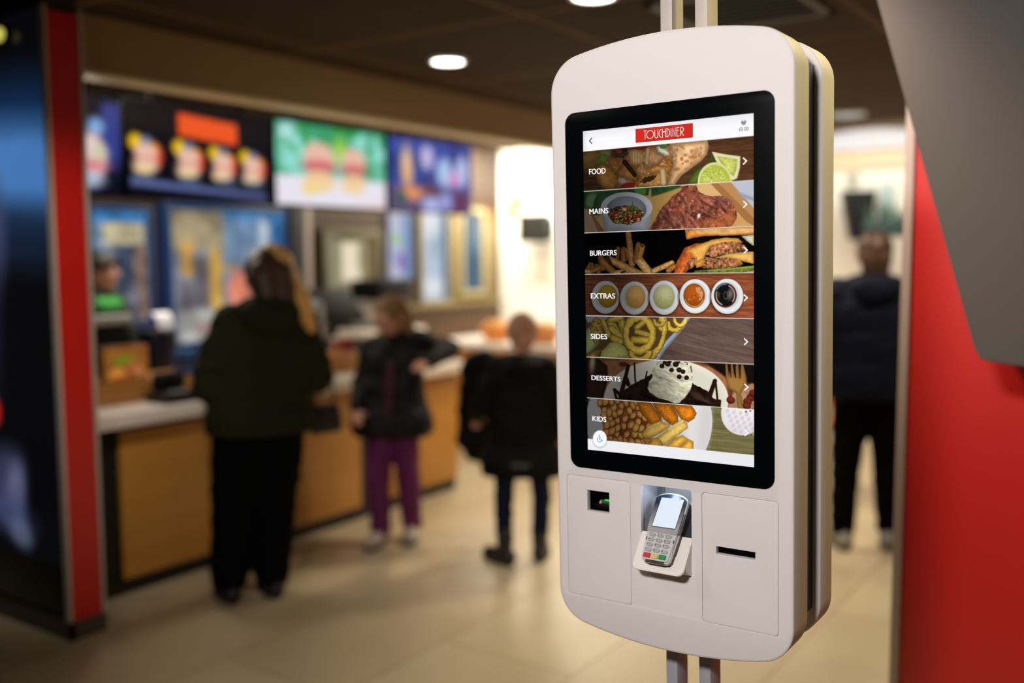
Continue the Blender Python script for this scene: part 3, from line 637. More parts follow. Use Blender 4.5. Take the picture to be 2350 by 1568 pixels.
# logo
L0 = Z1(747, 418); L1 = Z1(1447, 180)
lx0, lx1 = L0[0], L1[0]; lz0, lz1 = Z1(747, 418)[1], Z1(747, 248)[1]
b = NB(); prism(b, [(lx0, lz0), (lx1, lz0), (lx1, lz1), (lx0, lz1)], -.00175, -.0016); obj('logo_sign', b, M_red, scr, sm=0)
b = NB(); ribbon(b, [(lx0+.0006, lz0+.0006), (lx1-.0006, lz0+.0006), (lx1-.0006, lz1-.0006), (lx0+.0006, lz1-.0006)], .0008, -.00185, None, True); obj('logo_border', b, M_dred, scr, sm=0)
def logo_text(m, w, y):
    b = NB(); h = (lz1-lz0)*.60; z = lz0+(lz1-lz0)*.20
    W_ = lx1-lx0
    def X(t): return lx0+W_*t
    e = h*.06
    strokes = []
    x = X(.145); strokes += [[(x, z+h), (X(.205), z+h)], [(X(.172), z+h), (X(.172), z)]]                    # T
    strokes += [arcpts(X(.262), z+h*.5, W_*.062, h*.47, 0, 360, 24)]                                           # O
    strokes += [[(X(.345), z+h)]+[(X(.345), z+h*.3)]+arcpts(X(.372), z+h*.28, W_*.027, h*.26, 180, 360, 10)+[(X(.399), z+h)]]   # U
    strokes += [arcpts(X(.462), z+h*.5, W_*.042, h*.47, 90, 270, 16)]                                          # C
    strokes += [[(X(.478), z+h), (X(.478), z)], [(X(.530), z+h), (X(.530), z)], [(X(.478), z+h*.66), (X(.530), z+h*.66)]]           # H
    strokes += [[(X(.557), z+h), (X(.557), z)], [(X(.545), z+h)]+arcpts(X(.557), z+h*.5, W_*.047, h*.48, 90, -90, 16)+[(X(.545), z+h*.02)]]    # D
    strokes += [[(X(.628), z+h), (X(.628), z)]]                                                                 # I
    strokes += [[(X(.660), z), (X(.660), z+h), (X(.700), z), (X(.700), z+h)]]                                   # N
    strokes += [[(X(.768), z+h), (X(.730), z+h), (X(.730), z), (X(.768), z)], [(X(.730), z+h*.68), (X(.762), z+h*.68)]]             # E
    strokes += [[(X(.795), z), (X(.795), z+h)]+arcpts(X(.805), z+h*.72, W_*.038, h*.28, 90, -90, 12)+[(X(.795), z+h*.44)], [(X(.806), z+h*.44), (X(.846), z)]]    # R
    for s in strokes: ribbon(b, s, w, y)
    return obj('logo_lettering', b, m, scr, sm=0)
logo_text(mat('logo_outline', (0, 0, 0), .5, emit=(70, 60, 66), estr=1.0, spec=0), .0016, -.0019)
logo_text(M_line, .00105, -.00205)
# basket icon and price
bk0 = Z1(2036, 168); bk1 = Z1(2106, 160); bkb = Z1(2060, 198)
b = NB(); w = bk1[0]-bk0[0]; x0 = bk0[0]; z1 = bk0[1]+.001
prism(b, [(x0, z1), (x0+w, z1), (x0+w, z1-.0010), (x0, z1-.0010)], -.00195, -.0017)
hh = .0030; zb = z1-.0010
for k in range(4):
    u0 = .12+.2*k; u1 = u0+.13
    prism(b, [(x0+w*u0, zb), (x0+w*u1, zb), (x0+w*(.5+(u1-.5)*.82), zb-hh), (x0+w*(.5+(u0-.5)*.82), zb-hh)], -.00195, -.0017)
prism(b, [(x0+w*.16, zb-hh), (x0+w*.84, zb-hh), (x0+w*.82, zb-hh-.0009), (x0+w*.18, zb-hh-.0009)], -.00195, -.0017)
ribbon(b, [(x0+w*.2, z1), (x0+w*.38, z1+.0030)], .0009, -.00195); ribbon(b, [(x0+w*.8, z1), (x0+w*.62, z1+.0030)], .0009, -.00195)
obj('basket_icon', b, M_ink, scr, sm=0)
p0 = Z1(2012, 273); p1 = Z1(2130, 266)
wtext('basket_total', '\u00a30.00', p0, p1, .0064, M_ink)
# wheelchair icon on its round button
c = Z3(300, 1132); k = .000158
def W(x, y): return (c[0]+(x-303)*k, c[1]-(y-1138)*k)
b = NB()
cc = W(296, 1099); ribbon(b, arcpts(cc[0], cc[1], .0008, .0008, 0, 360, 10)[:-1], .0012, -.0021, None, True)
ribbon(b, [W(297, 1108), W(300, 1142), W(326, 1142), W(336, 1168), W(345, 1164)], .0014, -.0021); ribbon(b, [W(298, 1124), W(322, 1124)], .0013, -.0021)
wc = W(297, 1150); ribbon(b, arcpts(wc[0], wc[1], 28*k, 28*k, 115, 360, 18), .0013, -.0021)
obj('wheelchair_icon', b, M_blue, scr, sm=0)
# access panels with their openings
pl = slab('access_panel', rrect(P1[0]+g, P1[1]+g, P1[2]-g, P1[3]-g, .0055), [[(-.1798, -.4364), (-.1307, -.4364), (-.1307, -.3950), (-.1798, -.3950)]], .0002, .012, .0004, M_shell, KS)
pl['label'] = 'left flush access panel with a square scanner window'
pr = slab('access_panel', rrect(P2[0]+g, P2[1]+g, P2[2]-g, P2[3]-g, .0055), [[(.0879, -.4815), (.1617, -.4815), (.1617, -.4670), (.0879, -.4670)]], .0002, .012, .0004, M_shell, KS)
pr['label'] = 'right flush access panel with a wide receipt slot'
def cavity(bm, x0, z0, x1, z1, y0, y1):
    vs = [bm.verts.new(p) for p in ((x0, y0, z0), (x1, y0, z0), (x1, y0, z1), (x0, y0, z1), (x0, y1, z0), (x1, y1, z0), (x1, y1, z1), (x0, y1, z1))]
    for f in ((0, 1, 5, 4), (1, 2, 6, 5), (2, 3, 7, 6), (3, 0, 4, 7), (4, 5, 6, 7)): bm.faces.new([vs[i] for i in f])
M_cav = mat('scanner_black', (7, 8, 8), .3, noise=.2)
b = NB(); cavity(b, -.203, -.4485, -.1285, -.393, .0125, .06); obj('barcode_scanner', b, M_cav, pl, sm=0)
sc_ = pl
b = NB(); box(b, -.1885, .030, -.4385, -.129, .058, -.4285, .001); obj('scanner_ledge', b, M_cav, sc_)
b = NB(); box(b, -.1715, .0395, -.4290, -.130, .046, -.4225, .0006); obj('scanner_glass', b, mat('scanner_glass', (70, 92, 74), .15), sc_)
b = NB(); box(b, -.1625, .038, -.4224, -.130, .0405, -.4206); obj('scan_light', b, emat('green_scan_light', (40, 226, 80), 1.2), sc_)
b = NB(); prism(b, [(-.1745, -.4288), (-.1690, -.4288), (-.1690, -.4210), (-.1712, -.4235)], .036, .039); obj('scanner_prism', b, mat('pale_prism', (214, 180, 150), .3), sc_)
b = NB(); cavity(b, .0862, -.4832, .1633, -.4653, .0125, .03); obj('receipt_slot', b, mat('slot_black', (12, 12, 12), .5), pr, sm=0)
# recess behind the payment terminal
M_rec = mat('recess_grey', (206, 208, 214), .5, noise=.04, nscale=90)
b = NB(); cavity(b, RC[0]-.001, RC[1]-.001, RC[2]+.001, RC[3]+.001, .004, .0755); obj('terminal_recess', b, M_rec, KS, sm=0)
b = NB()
pts = [(-.050, .075, -.374), (-.046, .060, -.392), (-.040, .05, -.405), (-.044, .045, -.42), (-.038, .05, -.45)]
for p, q in zip(pts[:-1], pts[1:]): cyl(b, p, q, .0045, .004, 10)
obj('power_cable', b, mat('grey_cable', (120, 118, 116), .5), KS)
# cradle: a tilted tray that sticks out below the recess
b = NB()
u = Vector((0, .606, .796)); nrm = Vector((0, -.796, .606))
CM = Matrix.Translation((-.0112, -.0418, -.5203)) @ Matrix(((1, 0, 0, 0), (0, nrm.y, u.y, 0), (0, nrm.z, u.z, 0), (0, 0, 0, 1)))
out = [(-.0515, .075), (-.0515, .012)]+arcpts(-.0395, .012, .012, .012, 180, 270, 8)[1:]+arcpts(.0395, .012, .012, .012, 270, 360, 8)+[(.0515, .075)]
tray = NB(); prism(tray, out, -.006, .0, CM)
bmesh.ops.bevel(tray, geom=[e for e in tray.edges if e.calc_length() < .1], offset=.0012, segments=2, affect='EDGES')
obj('terminal_cradle', tray, mat('cradle_white', (236, 228, 220), .45, noise=.02, nscale=200), KS)['label'] = 'tilted white tray holding the card terminal'
b = NB()
prism(b, [(-.0512, 0), (-.0405, 0)], 0, .0) if False else None
for x0, x1 in ((-.0625, .0402),):
    vs = [(0.002, -.4695), (-.0300, -.5110), (-.0270, -.5180), (-.019, -.5240), (0.002, -.5310)]
    L_ = [b.verts.new((x0, y, z)) for y, z in vs]; R_ = [b.verts.new((x1, y, z)) for y, z in vs]
    b.faces.new(L_); b.faces.new(R_[::-1])
    for i in range(len(vs)): b.faces.new((L_[i], R_[i], R_[(i+1) % len(vs)], L_[(i+1) % len(vs)]))
bmesh.ops.bevel(b, geom=[e for e in b.edges if abs(e.verts[0].co.x-e.verts[1].co.x) < 1e-5 and max(e.verts[0].co.y, e.verts[1].co.y) < 0], offset=.003, segments=3, affect='EDGES')
obj('cradle_bracket', b, M_shell, KS)
# poles
for x in (-.0437, .0262):
    b = NB(); box(b, x-.0120, .087, .40, x+.0120, .137, 1.10, .0015); obj('support_pole', b, M_pole, KS)['label'] = 'pale square tube running up to the ceiling'
M_pole2 = mat('shaded_pole_steel', (168, 166, 176), .45, metal=.1, noise=.06, nscale=60, bump=.1, bscale=700)  # darker copy of the pole steel, shade under the kiosk put into the colour
for x in (-.0437, .0262):
    b = NB(); box(b, x-.0120, .087, -1.49, x+.0120, .137, -.63, .0015); obj('support_pole', b, M_pole2, KS)['label'] = 'square tube running down to the floor, toned darker below the kiosk'

# ---------------------------------------------------------------- card terminal resting in the cradle
M_silver = mat('silver_plastic', (208, 205, 203), .3, metal=.25, noise=.03, nscale=200)
M_dgrey = mat('dark_grey_gloss', (44, 52, 62), .22, noise=.05)
M_key = mat('grey_rubber_key', (172, 170, 170), .5, noise=.04)
M_keyink = mat('key_legend', (40, 40, 60), .6)
TM = KM @ Matrix.Translation((-.0105, -.0510, -.4970)) @ Matrix(((1, 0, 0, 0), (0, nrm.y*-1, u.y, 0), (0, nrm.z*-1, u.z, 0), (0, 0, 0, 1)))
CT = thing('card_terminal', 'silver and black card payment terminal with lit blank screen leaning in white cradle', 'card terminal')
CT.matrix_world = TM      # local x across, local z up along the terminal, local -y out of its face
def tw(v):   # half width along the body
    return .0282 + .0052*min(1, max(0, v)/.075)
def body_outline(inset=0):
    r = []
    for v in np.linspace(.006, .118, 10): r.append((tw(v)-inset, v))
    r += [(x*(.0334-inset)/.0334, z-inset) for x, z in arcpts(0, .122, .0334, .0150, 8, 172, 14)]
    for v in np.linspace(.118, .006, 10): r.append((-tw(v)+inset, v))
    r += [(x, z+inset*.5) for x, z in arcpts(-.021, .0062, .0070, .0072, 190, 265, 5)]+[(x, z+inset*.5) for x, z in arcpts(.021, .0062, .0070, .0072, 275, 350, 5)]
    return r
b = NB(); prism(b, body_outline(), 0, .0095)
bmesh.ops.bevel(b, geom=[e for e in b.edges if abs(e.verts[0].co.y) < 1e-6 and abs(e.verts[1].co.y) < 1e-6], offset=.0028, segments=3, affect='EDGES')
obj('top_shell', b, M_silver, CT)
b = NB(); prism(b, body_outline(.0012), .0095, .0215)
for f in b.verts:
    if f.co.y > .012: f.co.y = .0222+max(0, f.co.z-.02)*.14; f.co.z = f.co.z if f.co.z > .02 else f.co.z+.003
obj('base_shell', b, mat('black_base', (20, 19, 18), .4, noise=.1), CT)
b = NB(); box(b, -.0185, .001, -.0024, .0185, .010, .0022, .001); obj('chip_card_slot', b, mat('dark_slot', (52, 44, 40), .3), CT)
b = NB(); box(b, -.024, .0115, -.0005, .022, .0150, .004, .0008); obj('foot_plate', b, mat('pale_plate', (200, 198, 196), .4), CT)
# dark upper hood around the display
hood = [(-.0308, .0560)]+arcpts(-.0270, .0590, .0040, .0040, 215, 270, 4)+arcpts(.0270, .0590, .0040, .0040, 270, 325, 4)+[(.0315, .0860), (.0315, .120)]+arcpts(0, .120, .0315, .0135, 10, 170, 12)+[(-.0315, .0860)]
M_hood = bpy.data.materials.new('silver_to_dark_hood'); M_hood.use_nodes = True
_nt = M_hood.node_tree; _b = _nt.nodes['Principled BSDF']; _b.inputs['Roughness'].default_value = .25; _b.inputs['Metallic'].default_value = .3
_tc = _nt.nodes.new('ShaderNodeTexCoord'); _sx = _nt.nodes.new('ShaderNodeSeparateXYZ'); _cr = _nt.nodes.new('ShaderNodeValToRGB'); _mr = _nt.nodes.new('ShaderNodeMapRange')
_nt.links.new(_tc.outputs['Object'], _sx.inputs[0]); _nt.links.new(_sx.outputs['Z'], _mr.inputs[0]); _mr.inputs[1].default_value = .055; _mr.inputs[2].default_value = .132
_nt.links.new(_mr.outputs[0], _cr.inputs[0]); _cr.color_ramp.elements[0].color = (*lin((176, 172, 170)), 1); _cr.color_ramp.elements[0].position = .15
_cr.color_ramp.elements[1].color = (*lin((30, 44, 60)), 1); _cr.color_ramp.elements[1].position = .75
_nt.links.new(_cr.outputs[0], _b.inputs['Base Color'])
b = NB(); prism(b, hood, -.0012, .001)
hd = obj('display_hood', b, M_hood, CT); hd['label'] = 'glossy hood around the display, dark at the top'
b = NB(); prism(b, [(-.0241, .0650), (.0240, .0655), (.0266, .1258), (-.0206, .1254)], -.0016, -.0011); obj('display_border', b, M_dgrey, CT, sm=0)
b = NB(); prism(b, [(-.0228, .0662), (.0233, .0668), (.0257, .1250), (-.0195, .1244)], -.0021, -.0015); obj('display', b, emat('blank_lit_display', (226, 238, 250), 1.0), CT, sm=0)
legs = [('1', 'QZ'), ('2', 'ABC'), ('3', 'DEF'), ('4', 'GHI'), ('5', 'JKL'), ('6', 'MNO'), ('7', 'PRS'), ('8', 'TUV'), ('9', 'WXY'), ('*', ',\'"'), ('0', '-SP'), ('#', '')]
K0 = NB(); 
prism(K0, rrect(-.0068, -.0037, .0068, .0037, .0036, 5), -.0028, .001)
bmesh.ops.bevel(K0, geom=[e for e in K0.edges if e.verts[0].co.y < -.002 and e.verts[1].co.y < -.002], offset=.0008, segments=2, affect='EDGES')
kme = bpy.data.meshes.new('key'); bmesh.ops.recalc_face_normals(K0, faces=K0.faces[:]); K0.to_mesh(kme); K0.free(); smooth(kme); kme.materials.append(M_key)
kx = (-.0179, -.0016, .0145); kv = (.0500, .0403, .0305, .0204)
TX = Matrix.Rotation(PI/2, 4, 'X')
for i, (d, s) in enumerate(legs):
    o = bpy.data.objects.new('key', kme); o.location = (kx[i % 3], 0, kv[i//3]); link(o, CT)
    text('key_legend', d, .0062, M_keyink, Matrix.Translation((-.0046, -.0030, -.0021)) @ TX, o, .9, 'LEFT', .0001)
    if s: text('key_letters', s, .0026, M_keyink, Matrix.Translation((.0002, -.0030, .0)) @ TX, o, .8, 'LEFT', .0001)
for x, c, s, n in ((-.0170, (206, 32, 34), 'X', 'cancel_key'), (-.0016, (216, 190, 110), '<', 'clear_key'), (.0139, (14, 136, 56), 'O', 'enter_key')):
    b = NB(); w = .0062 if n == 'clear_key' else .0070
    prism(b, rrect(-w, -.0044, w, .0044, .0016, 4), -.0028, .001)
    bmesh.ops.bevel(b, geom=[e for e in b.edges if e.verts[0].co.y < -.002 and e.verts[1].co.y < -.002], offset=.0008, segments=2, affect='EDGES')
    o = obj(n, b, mat(n, c, .45, noise=.05), CT, loc=(x, 0, .0093)); 
    text('key_legend', s, .0042, mat(n+'_ink', (90, 90, 190), .6), Matrix.Translation((0, -.0030, -.0014)) @ TX, o, 1, 'CENTER', .0001)
for x in (-.0275, .0272):
    b = NB(); box(b, x-.0009, -.0006, .0385, x+.0009, .001, .0448, .0003); obj('reader_mark', b, mat('dark_mark', (50, 22, 20), .5), CT)
b = NB(); prism(b, [(.0300, .02), (.0316, .02), (.0345, .098), (.0328, .098)], -.0004, .004); obj('side_trim', b, mat('chrome_trim', (214, 212, 212), .15, metal=.8), CT)
# ---------------------------------------------------------------- the room shell
CEIL = 2.57
def struct(name, bm, m, label=None, sm=0):
    o = obj(name, bm, m, None, 'structure', sm)
    if label: o['label'] = label; o['category'] = label.split(' ')[-1] if False else name.split('_')[0]
    return o
def tilemat(name, c1, c2, cm, scale, rough, bumpd=.2, w=1.0, h=1.0, mortar=.012, spec=.5, rot=0):
    m = bpy.data.materials.new(name); m.use_nodes = True; nt = m.node_tree; b = nt.nodes['Principled BSDF']
    tc = nt.nodes.new('ShaderNodeTexCoord'); mp = nt.nodes.new('ShaderNodeMapping'); mp.inputs['Rotation'].default_value = rot if isinstance(rot, tuple) else (0, 0, rot)
    br = nt.nodes.new('ShaderNodeTexBrick'); br.offset = 0 if w == h else .5
    br.inputs['Color1'].default_value = (*lin(c1), 1); br.inputs['Color2'].default_value = (*lin(c2), 1); br.inputs['Mortar'].default_value = (*lin(cm), 1)
    br.inputs['Scale'].default_value = scale; br.inputs['Brick Width'].default_value = w; br.inputs['Row Height'].default_value = h; br.inputs['Mortar Size'].default_value = mortar
    nt.links.new(tc.outputs['Object'], mp.inputs[0]); nt.links.new(mp.outputs[0], br.inputs[0])
    n = nt.nodes.new('ShaderNodeTexNoise'); n.inputs['Scale'].default_value = 3; nt.links.new(tc.outputs['Object'], n.inputs[0])
    mx = nt.nodes.new('ShaderNodeMix'); mx.data_type = 'RGBA'; mx.blend_type = 'MULTIPLY'; mx.inputs[0].default_value = .25
    nt.links.new(br.outputs[0], mx.inputs[6]); nt.links.new(n.outputs[0], mx.inputs[7]); nt.links.new(mx.outputs[2], b.inputs['Base Color'])
    b.inputs['Roughness'].default_value = rough; b.inputs['Specular IOR Level'].default_value = spec
    return m
M_floor = tilemat('cream_floor_tiles', (206, 190, 156), (198, 180, 146), (170, 150, 118), 1, .32, w=1.2, h=.6, mortar=.006, spec=.45, rot=PI/2)
M_ceil = tilemat('dark_brown_ceiling_tiles', (66, 52, 38), (72, 57, 42), (104, 84, 58), 1, .9, w=1.2, h=1.2, mortar=.02, spec=.1)
b = NB(); box(b, -9, -4, -.1, 4, 9, 0); struct('floor', b, M_floor)
b = NB(); box(b, -9, -4, CEIL, 4, 9, CEIL+.1); struct('ceiling', b, M_ceil)
M_tilew = tilemat('brown_brick_tiles', (64, 44, 30), (52, 38, 28), (84, 66, 48), 1, .4, w=.2, h=.07, mortar=.006, rot=(0, PI/2, PI/2))
M_dark = mat('dark_wall', (22, 20, 20), .7, noise=.1)
M_cream = mat('cream_white_wall', (246, 240, 222), .7, noise=.02)
M_trimg = mat('pale_metal_strip', (184, 172, 158), .45, noise=.05)
b = NB(); box(b, -5.85, 2.31, 0, -5.7, 8.1, CEIL); struct('wall_back', b, M_tilew)
b = NB(); box(b, -5.85, 8.1, 0, 4, 8.25, CEIL); struct('wall_far', b, M_cream)
b = NB(); box(b, -9, 2.175, .075, -3.655, 2.30, CEIL); box(b, -9, 2.160, 0, -3.645, 2.305, .075); struct('wall_left', b, M_dark)
# end face of the left partition: red panel between two metal strips
M_redp = mat('gloss_red_panel', (196, 26, 20), .35, noise=.03, nscale=4)
b = NB(); box(b, -3.655, 2.166, .078, -3.640, 2.296, 2.49, .001); struct('trim_1', b, M_redp, 'tall narrow red panel on the end of the dark left partition')
for i, y in enumerate((2.152, 2.299)):
    b = NB(); box(b, -3.668, y, .078, -3.634, y+.012, 2.51, .002); struct('trim_%d' % (2+i), b, M_trimg, ('pale metal strip on the outer edge of the red end panel', 'pale metal strip on the inner edge of the red end panel')[i])
b = NB(); box(b, -9, 2.150, 0, -3.632, 2.175, .078, .002); box(b, -3.648, 2.15, 0, -3.632, 2.312, .078, .002); struct('baseboard_left', b, mat('taupe_skirting', (74, 66, 58), .5, noise=.05))
# fascia over the counter
M_fas = mat('tan_fascia', (150, 120, 78), .6, noise=.03, nscale=3)
b = NB(); box(b, -4.02, 2.305, 2.335, -3.9, 8.1, CEIL); struct('trim_4', b, M_fas, 'long tan fascia hanging from the ceiling above the counter')
b = NB(); box(b, -4.03, 2.45, 2.318, -3.893, 8.1, 2.336, .003); struct('trim_5', b, mat('lit_fascia_edge', (226, 206, 160), .5, noise=.03), 'pale strip for the lit lower edge of the tan fascia')  # paler strip stands in for the lit bottom edge of the fascia
# right red partition with its edge trim, and the sloping boxed-in soffit before it
xr = -.684
b = NB(); box(b, xr+.022, 3.0, 0, 3.5, 3.12, CEIL); struct('wall_right', b, M_redp, 'plain red partition wall at the right')
b = NB(); box(b, xr, 2.988, 0, xr+.026, 3.13, CEIL, .003); struct('trim_6', b, mat('pale_edge_strip', (186, 168, 158), .5, noise=.03), 'pale metal edge strip of the right red partition')
M_sof = mat('taupe_plaster', (88, 82, 79), .8, noise=.02, nscale=5)
ys = 2.62
def py_(px, py): v = ony(px, py, ys); return (v.x, v.z)
pts = [py_(1996, -60)]+[py_(2236, 800), py_(2250, 824), py_(2275, 832)]+[py_(2600, 876), py_(3200, 940)]+[(2.0, CEIL)]
top = py_(1996, -60)
sl = (py_(2236, 800)[0]-top[0])/(py_(2236, 800)[1]-top[1])
pts[0] = (top[0]+sl*(CEIL-top[1]), CEIL)
b = NB(); prism(b, pts, ys, 2.999); bmesh.ops.bevel(b, geom=[e for e in b.edges if abs(e.verts[0].co.y-ys) < 1e-5 and abs(e.verts[1].co.y-ys) < 1e-5], offset=.004, segments=2, affect='EDGES')
struct('trim_7', b, M_sof, 'big taupe sloping boxed soffit in front of the right red wall', 30)

# ---------------------------------------------------------------- ceiling lights
M_lamp = emat('lit_lamp', (255, 252, 244), 9.0); M_ring = mat('lamp_ring', (220, 216, 208), .4)
def ringlathe(bm, prof, n):
    R_ = [[bm.verts.new((a*math.cos(2*PI*k/n), a*math.sin(2*PI*k/n), z)) for k in range(n)] for a, z in prof]
    for A, B in zip(R_[:-1], R_[1:]):
        for k in range(n): bm.faces.new((A[k], A[(k+1) % n], B[(k+1) % n], B[k]))
M_dim = emat('dim_lit_lamp', (196, 200, 190), 1.0)
def downlight(x, y, r, label, lm=None, group='round ceiling downlights'):
    t = thing('ceiling_downlight', label, 'ceiling light', (x, y, CEIL), 0, group)
    b = NB(); ringlathe(b, [(r*.97, -.004), (r*.97, -.012), (r*1.18, -.010), (r*1.2, 0)], 28); obj('trim_ring', b, M_ring, t)
    b = NB(); lathe(b, [(r*.98, -.001), (r*.98, -.008), (r*.7, -.0095)], 28); obj('lens', b, lm or M_lamp, t)
p = onz(1028, 138, CEIL); downlight(p.x, p.y, .085, 'bright round ceiling downlight left of the kiosk top')
p = onz(1362, -12, CEIL); downlight(p.x, p.y, .085, 'round ceiling downlight cut off at the top edge above the kiosk')
p = onz(1945, 262, CEIL); downlight(p.x, p.y, .115, 'far round ceiling downlight seen between kiosk and red wall', M_dim)
p = onz(1700, 18, CEIL)
t = thing('ceiling_vent', 'dark slatted air vent in the ceiling behind the kiosk poles', 'vent', (p.x, p.y, CEIL), 0)
b = NB(); 
for s in (-1, 1): box(b, -.30, s*.28-.02, -.012, .30, s*.28+.02, .0); box(b, s*.28-.02, -.30, -.012, s*.28+.02, .30, 0)
obj('vent_frame', b, mat('vent_brown', (40, 32, 26), .6), t, sm=0)
b = NB(); M_v = mat('vent_black', (14, 11, 9), .7); box(b, -.27, -.27, -.002, .27, .27, -.0005)
for k in range(9): box(b, -.26, -.24+k*.06-.012, -.010, .26, -.24+k*.06+.006, -.003)
obj('vent_slats', b, M_v, t, sm=0)

# ---------------------------------------------------------------- dark glossy panel with coloured shapes on the left partition
def grid_pic(W, H, fn):
    s, t = np.meshgrid(np.linspace(0, 1, W+1), np.linspace(0, 1, H+1))
    P = Pic(s*1000, t*1000*H/W); fn(P, 1000*H/W); return np.clip(P.c, 0, 255)/255.0
def left_shapes(P, H):
    # the shapes in the panel's own units: 1000 wide, about 2180 tall
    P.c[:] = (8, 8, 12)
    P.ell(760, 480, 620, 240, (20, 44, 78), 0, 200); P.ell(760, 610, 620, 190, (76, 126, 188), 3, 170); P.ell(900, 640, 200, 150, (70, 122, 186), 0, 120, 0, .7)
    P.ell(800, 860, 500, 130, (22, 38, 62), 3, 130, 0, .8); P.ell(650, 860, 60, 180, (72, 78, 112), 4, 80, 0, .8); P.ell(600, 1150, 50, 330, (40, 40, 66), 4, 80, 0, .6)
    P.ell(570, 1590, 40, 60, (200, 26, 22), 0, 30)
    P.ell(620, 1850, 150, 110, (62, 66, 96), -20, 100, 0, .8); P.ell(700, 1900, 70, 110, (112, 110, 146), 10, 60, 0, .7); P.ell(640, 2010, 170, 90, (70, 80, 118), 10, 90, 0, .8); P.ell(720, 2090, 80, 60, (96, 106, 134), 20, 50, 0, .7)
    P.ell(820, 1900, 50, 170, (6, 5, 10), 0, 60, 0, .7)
t = thing('dark_panel', 'dark glossy panel with blue and grey shapes on the left partition', 'poster', (-4.2, 2.175, 0))
M_pic2 = vcmat('glowing_panel_picture', .9, .15)  # panel shapes glow by their own colour
x0, x1 = -4.75, -3.672
zz0, zz1 = .30, 2.50
b = NB(); box(b, x0-.02+4.2, -.018, .1, x1+.002+4.2, -.001, 2.54, .002); obj('backing', b, mat('panel_black_gloss', (8, 8, 12), .2), t)
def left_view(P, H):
    # the shapes are described in the panel's 1000 wide units; x grows to the right end of the panel
    left_shapes(P, H)
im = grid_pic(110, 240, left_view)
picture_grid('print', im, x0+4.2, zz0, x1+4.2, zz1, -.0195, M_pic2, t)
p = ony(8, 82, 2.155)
t = thing('panel_glow', 'small yellow-green glow high on the dark left panel, an added dome', 'glow', (p.x, 2.1555, p.z))  # glowing dome added where a yellow-green glow shows on the panel
b = NB(); cyl(b, (0, .0, 0), (0, -.02, 0), .05, .045, 20); obj('dome_base', b, M_black, t)
b = NB(); sph(b, (0, -.022, 0), (.045, .03, .028), 18); obj('glow_dome', b, emat('yellow_glow', (196, 190, 90), 1.1), t)

# ---------------------------------------------------------------- serving counter
def woodmat(name, c1, c2, sx=(1, 8, 8), rough=.45):
    return mat(name, c1, rough, col2=c2, nscale=2.2, stretch=sx)
M_oak = woodmat('amber_wood_veneer', (178, 120, 46), (206, 146, 64), (9, .8, 9)); M_top = mat('white_solid_top', (240, 228, 214), .3, noise=.02)
M_plinth = mat('black_plinth', (10, 9, 9), .5)
t = thing('serving_counter', 'long serving counter with thick white top and amber wood front panels', 'counter', (-4.35, 3.75, 0))
def rel(bm, x0, y0, z0, x1, y1, z1, bev=.002): return box(bm, x0+4.35, y0-3.75, z0, x1+4.35, y1-3.75, z1, bev)
b = NB(); rel(b, -4.80, 2.34, .79, -3.84, 5.13, .853, .006); obj('worktop', b, M_top, t)
b = NB(); rel(b, -4.75, 2.36, .0, -3.955, 5.08, .79, .002); obj('carcass', b, M_plinth, t)
for y0, y1 in ((2.60, 3.385), (3.42, 4.165), (4.285, 5.085)):
    b = NB(); rel(b, -3.955, y0, .075, -3.932, y1, .762, .003); obj('front_panel', b, M_oak, t)
b = NB(); rel(b, -3.96, 2.36, 0, -3.95, 5.085, .07, .001); obj('kickboard', b, M_plinth, t)
t = thing('back_counter', 'second counter with white top and orange wood front beyond the first', 'counter', (-4.4, 6.6, 0))
M_oak2 = woodmat('orange_wood', (196, 124, 52), (216, 146, 70), (.8, 9, 9))
b = NB(); box(b, -.76, -.3, .79, 1.25, .35, .84, .005); obj('worktop', b, M_top, t)
b = NB(); box(b, -.73, -.27, .08, 1.22, .32, .79, .003); obj('front_panel', b, M_oak2, t)
b = NB(); box(b, -.71, -.24, 0, 1.2, .3, .08, .003); obj('plinth', b, M_plinth, t)
# low wooden risers along the back of the worktop
M_ris = woodmat('honey_wood', (176, 116, 52), (198, 140, 70), (9, .8, 9))
def riser(y0, y1, label):
    t = thing('wooden_riser', label, 'riser', (-4.22, (y0+y1)/2, .853)); h = (y1-y0)/2
    b = NB(); box(b, .10, -h, 0, .118, h, .098, .002); obj('front_board', b, M_ris, t)
    b = NB(); box(b, -.18, -h, .080, .10, h, .098, .002); obj('shelf_board', b, M_ris, t)
    b = NB(); box(b, -.18, -h, 0, .10, -h+.018, .08, .001); obj('side_board', b, M_ris, t)
    b = NB(); box(b, -.18, h-.018, 0, .10, h, .08, .001); obj('side_board', b, M_ris, t)
riser(2.46, 3.32, 'low honey-coloured wooden riser on the counter beside the red panel')
riser(3.72, 4.5, 'low honey-coloured wooden riser on the counter between the woman and girl')
